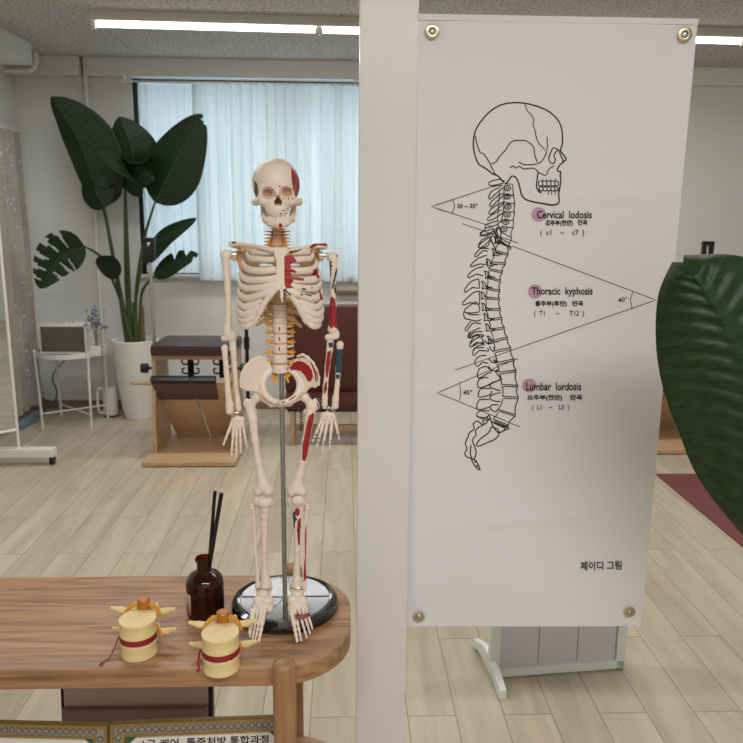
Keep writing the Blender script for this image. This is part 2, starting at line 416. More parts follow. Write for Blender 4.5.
slab('wall_right', (XR, YF, 0), (XR+.1, YB, CEIL), M_wall, label='white right wall')
slab('wall_front', (XL-.1, YF-.1, 0), (XR+.1, YF, CEIL), M_wall, label='white wall behind the camera')
mb = MB(); OY0, OY1, OZ = 4.45, 5.6, 2.1
mb.box((XL-.1, YF, 0), (XL, OY0, CEIL)); mb.box((XL-.1, OY1, 0), (XL, YB, CEIL)); mb.box((XL-.1, OY0, OZ), (XL, OY1, CEIL)); mb.box((XL-.1, OY0, 0), (XL, OY1, .14))
w = mb.build('wall_left', M_wall, smooth=False); w['kind'] = 'structure'; w['label'] = 'white left wall with a lace-hung opening'
# boxed beams under the ceiling
slab('beam', (-.0+at(86, 75, y=5.7).x, YB-.06, 2.475), (XR, YB, CEIL), M_wall, bev=.004, label='white boxed beam above the window')
slab('beam', (XL, YB-.09, 2.47), (at(80, 72, y=5.7).x, YB, CEIL), M_wall, bev=.004, label='short white boxed beam left of the wall pipe')
slab('beam', (XL, 2.2, 2.465), (at(33, 66, y=5.3).x, 5.3, CEIL), M_wall, bev=.006, label='white boxed beam along the left wall')
slab('trim_1', (XL, 4.3, 2.06), (XL+.05, 5.62, 2.1), M_white, bev=.004, label='white rail above the lace drape')
slab('baseboard_back', (XL, YB-.015, 0), (XR, YB, .07), M_base, label='oak baseboard of the back wall')
slab('baseboard_left', (XL, 2.2, 0), (XL+.015, YB-.015, .07), M_base, label='oak baseboard of the left wall')
# back window: black frame, panes, sill
fr = MB()
for a, b in (((WX0, YB+.02, WZ0), (WX0+.035, YB+.07, WZ1)), ((WX1-.03, YB+.02, WZ0), (WX1, YB+.07, WZ1)), ((WX0, YB+.02, WZ1-.025), (WX1, YB+.07, WZ1)), ((WX0, YB+.02, WZ0), (WX1, YB+.07, WZ0+.012)), ((-.44, YB+.02, WZ0), (-.4, YB+.07, WZ1))): fr.box(a, b)
o = tag(fr.build('window_1', M_black, smooth=False), 'wide back window with a thin black frame', kind='structure')
for a, b in ((WX0+.035, -.44), (-.4, WX1-.03)): MB().box((a, YB+.04, WZ0+.03), (b, YB+.046, WZ1-.025)).build('pane', M_glass, o, smooth=False)
M_sill = wood('sill_wood', rgb(150, 108, 72), rgb(118, 80, 50), (1, 9, 9))
MB().box((WX0-.02, YB-.035, WZ0-.025), (WX1+.03, YB+.02, WZ0), bev=.004).build('window_sill', M_white, o)
# strip of wood seen under the curtain at the right end
MB().box((-.1, YB-.06, .93), (WX1, YB, .945), bev=.002).build('sill_ledge', M_sill, o)
# vertical conduits on the back wall
mb = MB(); x1 = at(82, 60, y=5.68).x
mb.tube([(x1, YB-.03, CEIL), (x1, YB-.03, 2.52), (x1, YB-.03, .07)], .014, 12)
for z in (2.42, 1.6, .8): mb.box((x1-.022, YB-.034, z), (x1+.022, YB, z+.02), bev=.002)
tag(mb.build('wall_pipe', M_white), 'thin white vertical pipe on the back wall behind the tall plant', 'pipe')
mb = MB(); px = at(36, 58, y=5.5).x
q = [at(36, 58, y=5.6), at(36, 63, y=5.6), at(33, 68, y=5.6), at(27, 70.5, y=5.6)]; mb.tube([(q[0].x, 5.6, 2.6)]+q+[(XL, 5.6, q[3].z)], .02, 14, smooth_path=6)
tag(mb.build('elbow_pipe', M_white), 'white elbow pipe in the top left corner under the ceiling', 'pipe')
# curtain rod, curtains
def wavy(name, x0, x1, y, z0, z1, folds, amp, m, parent=None, seed=1, axis='x', nz=14, gather=.0, hem=0.0):
    r = random.Random(seed); nx = int(folds*12); V = []; ph = [r.uniform(-.9, .9) for _ in range(folds+2)]; am = [r.uniform(.5, 1.3) for _ in range(folds+2)]
    for j in range(nz+1):
        t = j/nz; z = z1+(z0-z1)*t
        for i in range(nx+1):
            u = i/nx*folds; k = int(u); f = u-k
            a = am[k]*(1-f)+am[min(k+1, folds+1)]*f; p = ph[k]*(1-f)+ph[k+1]*f
            d = amp*a*math.sin(2*math.pi*u+p+.25*math.sin(3*t+k))*(.35+.65*min(1, t*2.2)) + .25*amp*math.sin(4.7*math.pi*u+2*p)
            x = x0+(x1-x0)*i/nx + .3*amp*math.cos(2*math.pi*u+p)
            zz = z - (hem*math.sin(u*.7)*t)
            V.append((x, y+d, zz) if axis == 'x' else (y+d, x, zz))
    W = nx+1; F = [[j*W+i, j*W+i+1, (j+1)*W+i+1, (j+1)*W+i] for j in range(nz) for i in range(nx)]
    return link_mesh(name, V, F, m, parent, True)
mb = MB().tube([(WX0-.05, YB-.085, 2.437), (WX1+.05, YB-.085, 2.437)], .007, 12)
for x in (WX0-.03, .07, WX1): mb.box((x-.006, YB-.092, 2.425), (x+.006, YB-.05, 2.49))
for x in (WX0-.05, WX1+.05): sph(mb, (x, YB-.085, 2.437), .014)
tag(mb.build('curtain_rod', M_white), 'white curtain rod under the boxed beam', 'curtain rod')
cy = YB-.085
c = wavy('curtain', WX0+.055, -1.06, cy+.035, 1.075, 2.425, 7, .016, M_curtain, seed=3); tag(c, 'sheer white curtain panel behind the big plant leaves, at the left end of the rod', 'curtain', 'sheer curtains on the back window')
c = wavy('curtain', -1.11, -.03, cy-.012, 1.03, 2.425, 13, .036, M_curtain, seed=5, hem=.006); tag(c, 'sheer white pleated curtain panel behind the skull of the skeleton', 'curtain', 'sheer curtains on the back window')
c = wavy('curtain', -.05, .66, cy+.035, 1.02, 2.425, 9, .036, M_curtain, seed=8, hem=.006); tag(c, 'sheer white pleated curtain panel running behind the white post', 'curtain', 'sheer curtains on the back window')
c = wavy('lace_drape', 4.42, 5.6, XL+.06, .1, 2.07, 8, .03, M_lace, axis='y', seed=4); tag(c, 'beige lace drape hanging in the left wall opening', 'drape')

# ceiling lamps in one row across the room
def ceiling_lamp(i, a, b, label):
    a = Vector(a); b = Vector(b); d = (b-a).normalized(); s = Vector((0, 0, 1)).cross(d)
    t = thing('ceiling_light', label, 'ceiling light', ((a+b)/2)[:], 'batten lights in a row')
    L = (b-a).length
    MB().prism([(-.045, 0), (.045, 0), (.032, .04), (-.032, .04)][::-1], a+Vector((0, 0, CEIL-a.z-.04)), s, Vector((0, 0, 1)), d*L).build('housing', M_white, t, smooth=False)
    MB().prism([(-.034, 0), (.034, 0), (.03, .010), (-.03, .010)][::-1], a+Vector((0, 0, CEIL-a.z-.05)), s, Vector((0, 0, 1)), d*L).build('reflector', M_white, t, smooth=False)
    mb = MB(); mb.tube([a+d*.03+Vector((0, 0, CEIL-a.z-.066)), b-d*.012+Vector((0, 0, CEIL-a.z-.066))], .0145, 12); mb.build('lamp_tube', M_tube, t)
    e = MB(); e.box((-.001, -.012, -.012), (.02, .012, .03)); V = [a+Vector((0, 0, CEIL-a.z-.078))+d*v[0]+s*v[1]+Vector((0, 0, v[2])) for v in e.V]
    link_mesh('end_cap', V, e.F, M_white, t, False)
z = 2.535
xs = [at(92, 24, z=z), None, None, None]
p0 = at(92, 24, z=z); p1 = at(318, 33, z=z); dd = Vector((p1.x-p0.x, .045, 0))
labs = ['lit white batten light above the left part of the curtain, with its end in view', 'lit white batten light ending behind the top of the white post', 'lit white batten light hidden behind the top of the banner', 'lit white batten light showing right of the top corner of the banner']
for i in range(4):
    if i == 2: pass
    ceiling_lamp(i, p0+dd*i+Vector((0, 0, 0)), p0+dd*(i+1), labs[i])
# ------------------------------------------------------------------ post and banner
PX0, PX1, PY0, PY1 = .026, .1305, 1.42, 1.50
o = slab('pillar', (PX0, PY0, 0), (PX1, PY1, CEIL), M_post, bev=.002, label='glossy white metal post between the table and the banner')
BN0 = Vector((0, 1.42, 1.868)); BNn = Vector((0, 1.235, .075)).normalized()   # plane leans back slightly towards its foot
def bn(px, py, off=0.0):
    p = at_plane(px, py, BN0, BNn); return p - BNn*off
M_banner = mat('banner_fabric', rgb(222, 219, 220), .6, var=.01, scale=5, bump=.15, bscale=900, sheen=.1)
M_ink = mat('black_ink', rgb(38, 34, 34), .7, var=.05)
M_thin = mat('grey_ink', rgb(70, 64, 62), .7, var=.05)
M_pink = mat('mauve_ink', rgb(186, 148, 172), .7, var=.03)
M_brass = mat('brass', rgb(196, 182, 150), .3, 1.0, var=.05)
corn = [bn(418, 14), bn(698, 19), bn(640.5, 625.5), bn(406.5, 626.5)]
def bilin(u, v):
    return (corn[0]*(1-u)+corn[1]*u)*(1-v)+(corn[3]*(1-u)+corn[2]*u)*v
crease = [(.60, .55, .9, .49), (.60, .55, .42, .52), (.1, .265, .9, .245), (.02, .56, .98, .53), (.3, .8, .75, .78)]
def bdisp(u, v):
    d = 0
    for x0, y0, x1, y1 in crease:
        ex, ey = x1-x0, y1-y0; t = max(0, min(1, ((u-x0)*ex+(v-y0)*ey)/(ex*ex+ey*ey))); q = math.hypot((u-x0-t*ex)*.5, (v-y0-t*ey)*1.2)
        d += .0020*math.exp(-(q/.008)**2)*(1 if t not in (0, 1) else .5)
    for cu, cv in ((.06, .035), (.945, .035), (.055, .975), (.95, .975)):
        q = math.hypot((u-cu)*.5, (v-cv)*1.2); d -= .003*math.exp(-(q/.03)**2)
    d += .0015*math.sin(3.1*u+5*v)
    return d
NX, NY = 60, 120; V = []; F = []
for s_ in (1, -1):
    for j in range(NY+1):
        for i in range(NX+1):
            u, v = i/NX, j/NY; p = bilin(u, v); V.append(p - BNn*(bdisp(u, v)*1.0 + (.001*s_)))
W = NX+1; N1 = W*(NY+1)
for j in range(NY):
    for i in range(NX):
        q = [j*W+i, j*W+i+1, (j+1)*W+i+1, (j+1)*W+i]; F.append(q[::-1]); F.append([N1+k for k in q])
for i in range(NX):
    F.append([i, i+1, N1+i+1, N1+i]); a = NY*W; F.append([a+i+1, a+i, N1+a+i, N1+a+i+1])
for j in range(NY):
    F.append([(j+1)*W, j*W, N1+j*W, N1+(j+1)*W]); F.append([j*W+NX, (j+1)*W+NX, N1+(j+1)*W+NX, N1+j*W+NX])
banner = thing('banner', 'white fabric banner with a line drawing of skull and spine, hung beside the white post', 'banner', (corn[2]*.5+corn[3]*.5)[:])
link_mesh('banner_cloth', V, F, M_banner, banner, True, None, 60)
MB().prism([(0, 0), (1, 0), (1, 1), (0, 1)], corn[0]-BNn*.003, corn[1]-corn[0], (corn[3]-corn[0])*.008, BNn*.006).build('hem', M_banner, banner, smooth=False)
for px, py in ((432, 32), (684, 35), (419, 616), (629, 611)):
    p = bn(px, py, .0035); mb = MB(); mb.lathe([(.0045, 0), (.0085, 0), (.0125, .0015), (.0125, .0028), (.009, .004), (.0062, .0035), (.0055, .001), (.0045, 0)], p+BNn*.0015, 28, -BNn)
    g = mb.build('grommet', M_brass, banner)
    MB().lathe([(0, 0), (.0058, 0), (.0058, .003), (.004, .0045), (0, .005)], p+BNn*.001, 20, -BNn).build('screw', M_steel, g)
class Ink:
    """flat strokes of ink lying on the banner, traced from the drawing"""
    def __init__(s): s.V = []; s.F = []
    def to3(s, p, k=0):
        q = bn(p[0], p[1]); 
        e1 = corn[1]-corn[0]; e2 = corn[3]-corn[0]
        u = (q-corn[0]).dot(e1)/e1.length_squared; v = (q-corn[0]).dot(e2)/e2.length_squared
        iu, iv = math.floor(u*60)/60, math.floor(v*120)/120
        h = max(bdisp(iu+a/60, iv+b/120) for a in (0, 1) for b in (0, 1))
        return q - BNn*(h+.00125+k*.0001)
    def line(s, pts, w=.9, closed=False, curve=0, k=0):
        P = [Vector(p) for p in pts]
        w = w*1.3
        if closed: P.append(P[0])
        if not curve:
            P2 = []
            for a, b in zip(P[:-1], P[1:]):
                m = max(1, int((b-a).length/5)); P2 += [a+(b-a)*(q/m) for q in range(m)]
            P = P2+[P[-1]]
        if curve:
            P2, _ = spline([Vector((*p, 0)) for p in P], [1]*len(P), curve); P = [Vector((p.x, p.y)) for p in P2]
        n = len(P); L = []
        for i in range(n):
            d = P[min(i+1, n-1)]-P[max(i-1, 0)]; d = d.normalized() if d.length > 0 else Vector((1, 0)); nn = Vector((-d.y, d.x))*(w/2)
            L.append((s.to3(P[i]+nn, k), s.to3(P[i]-nn, k)))
        b = len(s.V)
        for a, c in L: s.V += [a, c]
        s.F += [[b+2*i, b+2*i+1, b+2*i+3, b+2*i+2] for i in range(n-1)]
    def disc(s, c, r, k=0, n=28):
        b = len(s.V); s.V += [s.to3((c[0]+r*math.cos(2*math.pi*i/n), c[1]+r*math.sin(2*math.pi*i/n)), k) for i in range(n)]; s.F.append(list(range(b, b+n)))
    def build(s, name, m): return link_mesh(name, s.V, s.F, m, banner, False)
def zm(ox, oy, sc): return lambda L: [(ox+x/sc, oy+y/sc) for x, y in L]
for c, r in (((538.5, 214.5), 7.4), ((535, 291.5), 7.2), ((529, 385.5), 7.2)):
    dot = Ink(); dot.disc(c, r); dot.build('highlight_dot', M_pink)
sk = Ink(); z1 = zm(450, 90, 5.715)
sk.line(z1([(305,528),(270,490),(240,478),(205,450),(165,425),(145,385),(133,330),(135,270),(150,220),(180,175),(215,135),(260,100),(310,80),(370,73),(430,77),(500,95),(560,122),(605,160),(632,205),(641,260),(640,310),(630,345),(648,372),(661,392),(655,405),(625,430),(612,455),(618,465),(632,468),(628,490),(632,510),(628,545),(622,575),(618,600),(622,635),(608,652),(580,657),(540,650),(480,640),(430,625),(408,600),(400,570),(390,530),(375,500),(352,492),(335,515),(315,540)]), 1.15, curve=3)
sk.line(z1([(425,82),(440,120),(465,145),(478,170),(472,200),(485,235),(490,265),(500,295),(515,315),(535,335),(550,355),(555,320),(553,268)]), .8)
sk.line(z1([(550,355),(540,380),(520,410),(490,423),(450,428),(415,425),(392,412)]), .9, curve=2)
sk.line(z1([(340,445),(360,435),(378,447),(395,435),(420,452),(465,446),(490,455),(503,470),(540,487),(552,480),(565,450),(592,435)]), .9, curve=2)
sk.line(z1([(235,422),(262,410),(285,375),(315,345),(340,305),(365,290),(410,288),(435,292),(462,310),(478,330),(482,370),(497,412)]), .9, curve=2)
sk.line(z1([(142,262),(155,320),(172,360),(190,362),(205,385),(225,415),(240,450),(262,490)]), .9)
sk.line(z1([(620,345),(590,330),(575,355),(563,390),(572,415),(590,420),(600,400),(592,375),(606,352),(620,345),(634,382),(645,400),(640,412)]), 1.0, curve=2)
sk.line(z1([(502,470),(495,520),(492,555),(505,580),(520,588)]), 1.1)
for y0, y1, xs in ((520, 548, (505, 528, 552, 575, 598, 618)), (553, 576, (508, 530, 553, 575, 597, 615))):
    for a, b in zip(xs[:-1], xs[1:]): sk.line(z1([(a, y0+4), (a+4, y0), (b-4, y0), (b, y0+4), (b-1, y1-3), (b-6, y1), (a+5, y1), (a, y1-3)]), .9, True)
for x in (528, 552, 575, 600): sk.line(z1([(x, 505), (x, 530)]), .6)
for x in (560, 578, 598): sk.line(z1([(x, 578), (x, 600)]), .6)
sk.build('skull_drawing', M_ink)
# spine: front edge column of bodies and rear processes, traced level by level
sp = Ink()
zc = zm(450, 160, 8.256)
sp.line(zc([(445,195),(515,200),(520,285),(530,350),(525,425),(532,430),(520,500),(520,560),(500,600),(505,650),(470,740)]), .8)
for q in ([(445,285),(525,290)],[(445,350),(530,358)],[(440,425),(530,430)],[(430,500),(520,495)],[(425,545),(515,560)],[(420,595),(505,640)],[(410,640),(490,690)],[(400,680),(475,705)]): sp.line(zc(q), .8)
for c in ((472,232),(470,300),(475,385),(470,450),(460,510),(445,570),(400,655)):
    sp.line(zc([(c[0]+26*math.cos(t*.7), c[1]+22*math.sin(t*.7)) for t in range(9)]), .9, True, 2); sp.line(zc([(c[0]+10*math.cos(t*1.2), c[1]+9*math.sin(t*1.2)) for t in range(5)]), .8, True)
for q in ([(440,190),(380,205),(330,212),(318,190),(345,172),(410,160),(450,180)],[(440,230),(410,250),(350,300),(325,325),(318,300),(345,255),(400,230),(430,205)],[(440,290),(380,345),(340,385),(325,375),(340,340),(400,290),(440,275)],[(445,350),(400,395),(340,445),(320,440),(330,410),(380,375),(440,345)],[(440,430),(380,475),(320,500),(308,485),(340,455),(420,410)],[(430,490),(380,535),(300,560),(288,545),(310,525),(400,500)],[(400,560),(330,600),(260,620),(248,600),(270,590),(350,570)],[(350,615),(310,680),(250,725),(235,705),(260,660),(320,625)]):
    sp.line(zc(q), .9, False, 2)
sp.line(zc([(405,260),(390,510)]), .7); sp.line(zc([(445,210),(440,420),(420,520)]), .8)
for q in ([(350,560),(380,620),(370,690)],[(390,530),(420,600),(400,700)],[(360,590),(400,640)],[(330,630),(350,690),(380,740)],[(420,560),(380,560),(400,640)]): sp.line(zc(q), 1.0, False, 2)
# thoracic and lumbar bodies: (front x, front y, rear x, rear y) of each disc line in photo pixels
discs = [(510.5,246.5,497,240.5),(507.5,253.5,494,250),(505,262.5,491,262),(502,271,488,268.5),(500,280,487,276.5),(499.5,290,486,287.5),(499,298,485,297),(500,308.5,485,308.5),(501.5,317.5,488,318.5),(504,327,490,329),(507,337,493,340),(510.5,347.5,494,350.5),(513.5,359,496,362.5),(515.5,370,499,372),(517,385,501,384),(518,397,502.5,396.5),(515,414.5,498,409.5),(508,425,493,419)]
fr_ = [(518-7.5,160+86)]+[(d[0], d[1]) for d in discs]
for i in range(len(discs)):
    fx, fy, rx, ry = discs[i]
    sp.line([(fx, fy), (rx, ry)], .8); sp.line([(fx, fy+1.7), (rx+1.5, ry+1.9)], .8); sp.line([(fx, fy), (fx+.8, fy+1)], .8)
    if i+1 < len(discs):
        gx, gy, qx, qy = discs[i+1]
        mx, my = (fx+gx)/2-1.1, (fy+gy)/2+.8
        sp.line([(fx+.4, fy+1.5), (mx, my), (gx+.2, gy)], .9, False, 3)
        sp.line([(rx+.5, ry+1.9), ((rx+qx)/2+1.3, (ry+qy)/2+.6), (qx, qy)], .8, False, 2)
sp.line([(508, 425), (503, 431.5), (498, 432.5)], .9)
zt = zm(450, 210, 5.31)   # rear processes T1..T12, drawn as hooked outlines
for q in ([(190,95),(160,130),(165,138),(240,120),(250,100)],[(225,140),(190,155),(150,190),(160,202),(200,190),(215,160),(228,180)],[(205,205),(160,205),(130,240),(140,248),(175,215),(200,220)],[(195,240),(150,255),(108,292),(115,300),(160,285),(190,290),(195,260)],[(180,300),(135,310),(95,345),(100,360),(140,340),(175,350)],[(150,365),(110,380),(78,420),(80,438),(120,410),(155,415),(150,365)],[(155,430),(120,440),(68,490),(72,505),(110,490),(155,500),(155,430)],[(130,490),(80,525),(85,545),(155,540),(150,500),(130,485)],[(155,555),(110,555),(72,540),(78,575),(100,580),(140,590),(165,580)],[(110,590),(80,630),(90,642),(120,600),(165,605)],[(160,625),(125,640),(98,670),(105,680),(140,660),(180,665)],[(180,670),(140,680),(105,712),(112,728),(150,705),(185,705)],[(185,712),(150,720),(120,743)]):
    sp.line(zt(q), .95, False, 2)
for cx, cy in ((250,160),(240,225),(210,280),(200,345),(185,400),(180,455),(185,515),(195,570),(205,625),(215,690)):
    sp.line(zt([(cx-18,cy-22),(cx-2,cy-16),(cx+4,cy),(cx+22,cy+8),(cx+14,cy+18),(cx-4,cy+14),(cx-14,cy+20),(cx-10,cy)]), .9, True, 2); sp.line(zt([(cx,cy+4),(cx+40,cy+12)]), .8)
zl = zm(450, 330, 4.953)
for q in ([(100,5),(88,30),(95,38),(120,10),(160,8)],[(150,30),(120,30),(98,70),(105,85),(130,60),(165,68),(155,35)],[(170,85),(125,90),(112,110),(118,128),(145,100),(190,105),(185,88)],[(180,125),(145,130),(122,155),(135,182),(160,160),(190,165)],[(215,150),(235,165),(215,145)],[(185,180),(145,190),(135,230),(150,236),(185,215),(205,205),(190,178)],[(190,235),(145,240),(136,275),(150,285),(190,270),(215,255)],[(200,290),(150,290),(140,325),(150,333),(200,320),(205,300)],[(195,345),(145,345),(132,385),(150,395),(200,380)],[(195,400),(150,400),(132,418),(145,432),(190,435)],[(240,195),(225,205),(240,225),(250,240),(235,250)],[(250,245),(215,258),(195,275),(215,290),(250,300)],[(250,310),(215,318),(195,335),(215,350),(250,355)],[(240,370),(205,372),(200,390),(225,405),(240,390)],[(185,185),(210,200),(245,205)],[(190,140),(210,160),(235,160),(225,135)],[(170,50),(190,70),(205,60),(190,40)],[(195,80),(205,100),(220,105),(215,85)]):
    sp.line(zl(q), .95, False, 2)
for q in ([(195,425),(205,455),(215,480),(240,510),(262,500),(295,487),(270,478),(205,452)],[(205,480),(235,490),(242,515),(225,540),(180,560),(145,575),(130,570),(150,540),(190,510),(205,480)],[(195,440),(175,465),(155,465),(135,450),(115,465),(120,490),(95,510),(90,530),(75,560),(85,590),(72,610),(85,630),(105,635)],[(200,440),(160,450),(170,465),(145,480),(125,500),(130,520),(110,545),(120,570),(125,590),(130,610),(120,640)],[(105,570),(100,610),(112,640),(130,650),(150,695),(130,680),(112,655),(105,635)],[(120,655),(135,650)],[(130,675),(145,670)],[(215,460),(270,485)],[(195,420),(165,440),(130,425)]):
    sp.line(zl(q), 1.0, False, 2)
sp.build('spine_drawing', M_ink)
an = Ink()
for q in ([(497,185),(431,206.5),(492,226.5)],[(462,223.5),(518,243)],[(512,246),(656,300),(455,370)],[(517.5,358.5),(437,392.5),(520,427)]): an.line(q, .65)
an.line([(452.5,199.5),(454,206.5),(452,213.5)], .65, False, 3); an.line([(633,291.5),(630.5,300),(632.5,309.5)], .65, False, 3); an.line([(459.5,383),(460.5,392.5),(459.5,401)], .65, False, 3)
an.line([(492,187),(500.5,185)], .6)
an.build('angle_lines', M_thin)
def letter(txt, x0, ybase, h, w=None, name='lettering', m=None, rot=0.0, shear=0.0, bold=.0, parent=None, place=None):
    """writing as flat glyph outlines; x0, ybase and h are where the line stands, w its full width"""
    cu = bpy.data.curves.new('t', 'FONT'); cu.body = txt; cu.size = 1; cu.offset = bold; cu.shear = shear; cu.resolution_u = 2
    ob = bpy.data.objects.new('t', cu); COL.objects.link(ob); bpy.context.view_layer.update()
    me = bpy.data.meshes.new_from_object(ob.evaluated_get(bpy.context.evaluated_depsgraph_get()))
    V = np.array([v.co[:] for v in me.vertices]); F = [list(p.vertices) for p in me.polygons]
    bpy.data.objects.remove(ob); bpy.data.curves.remove(cu); bpy.data.meshes.remove(me)
    mn, mx = V.min(0), V.max(0); s = h/(mx[1]-mn[1]); sx = (w/(mx[0]-mn[0])) if w else s
    P = [(x0+(v[0]-mn[0])*sx, ybase-(v[1]-mn[1])*s+rot*(v[0]-mn[0])*sx) for v in V]
    return link_mesh(name, [place(p) for p in P], F, m or M_ink, parent or banner, False)
I3 = Ink().to3
def bl(txt, x, y, h, w, bold=.012, rot=0.0, shear=0.0): letter(txt, x, y, h, w, bold=bold, rot=rot, shear=shear, place=lambda p: I3(p, 12))
bl('Cervical  lodosis', 536.5, 218.5, 8, 55, .02); bl('경추부(전만)   만곡', 545, 226.5, 6.5, 42, .035, -.01); bl('(  c1    ~    c7  )', 540, 236.5, 7, 44, .01)
bl('Thoracic  kyphosis', 531.5, 297, 10, 61, .02); bl('흉추부(후만)   만곡', 535, 307, 6.5, 48, .035); bl('(  T1      ~      T12  )', 534, 317, 6.5, 50, .01)
bl('Lumbar  lordosis', 526, 390.5, 8.5, 55, .02); bl('요추부(전만)    만곡', 527, 401, 6.5, 55, .035); bl('(  L1    ~    L5  )', 532, 411, 6.5, 37, .01)
bl('30 ~ 35°', 457, 208, 4.6, 20, .02); bl('40°', 618, 302.5, 5, 9, .01, -.1); bl('45°', 463, 394.5, 5, 9, .01)
bl('제이디 그림', 580, 570, 9, 41, .02, -.03)
# ------------------------------------------------------------------ table with lower shelf
TZ = .75; TX1 = .012; TY0, TY1 = 1.155, 1.493; TX0 = -1.35
def racetrack(x0, x1, y0, y1, r):
    P = []
    for cx, cy, a0 in ((x1-r, y0+r, -90), (x1-r, y1-r, 0), (x0+r, y1-r, 90), (x0+r, y0+r, 180)):
        P += [(cx+r*math.cos(math.radians(a0+9*k)), cy+r*math.sin(math.radians(a0+9*k))) for k in range(11)]
    return P
table = thing('console_table', 'oak console table with rounded end, round legs and a lower shelf', 'table', (-.67, 1.32, 0))
MB().prism(racetrack(TX0, TX1, TY0, TY1, .135), (0, 0, TZ-.0375), (1, 0, 0), (0, 1, 0), (0, 0, .0375), bev=.004).build('tabletop', M_table, table)
MB().prism(racetrack(TX0, TX1+.0, TY0+.005, TY1, .135), (0, 0, .327), (1, 0, 0), (0, 1, 0), (0, 0, .028), bev=.003).build('shelf', M_table, table)
for lx, ly in ((-.103, TY0-.010), (-.1125, TY1+.007), (-1.24, TY0-.010), (-1.24, TY1+.007)):
    if True:
        MB().lathe([(0, 0), (.018, 0), (.020, .003), (.020, TZ+.008), (.0185, TZ+.014), (.013, TZ+.019), (0, TZ+.021)], (lx, ly, 0), 32).build('leg', M_leg, table)
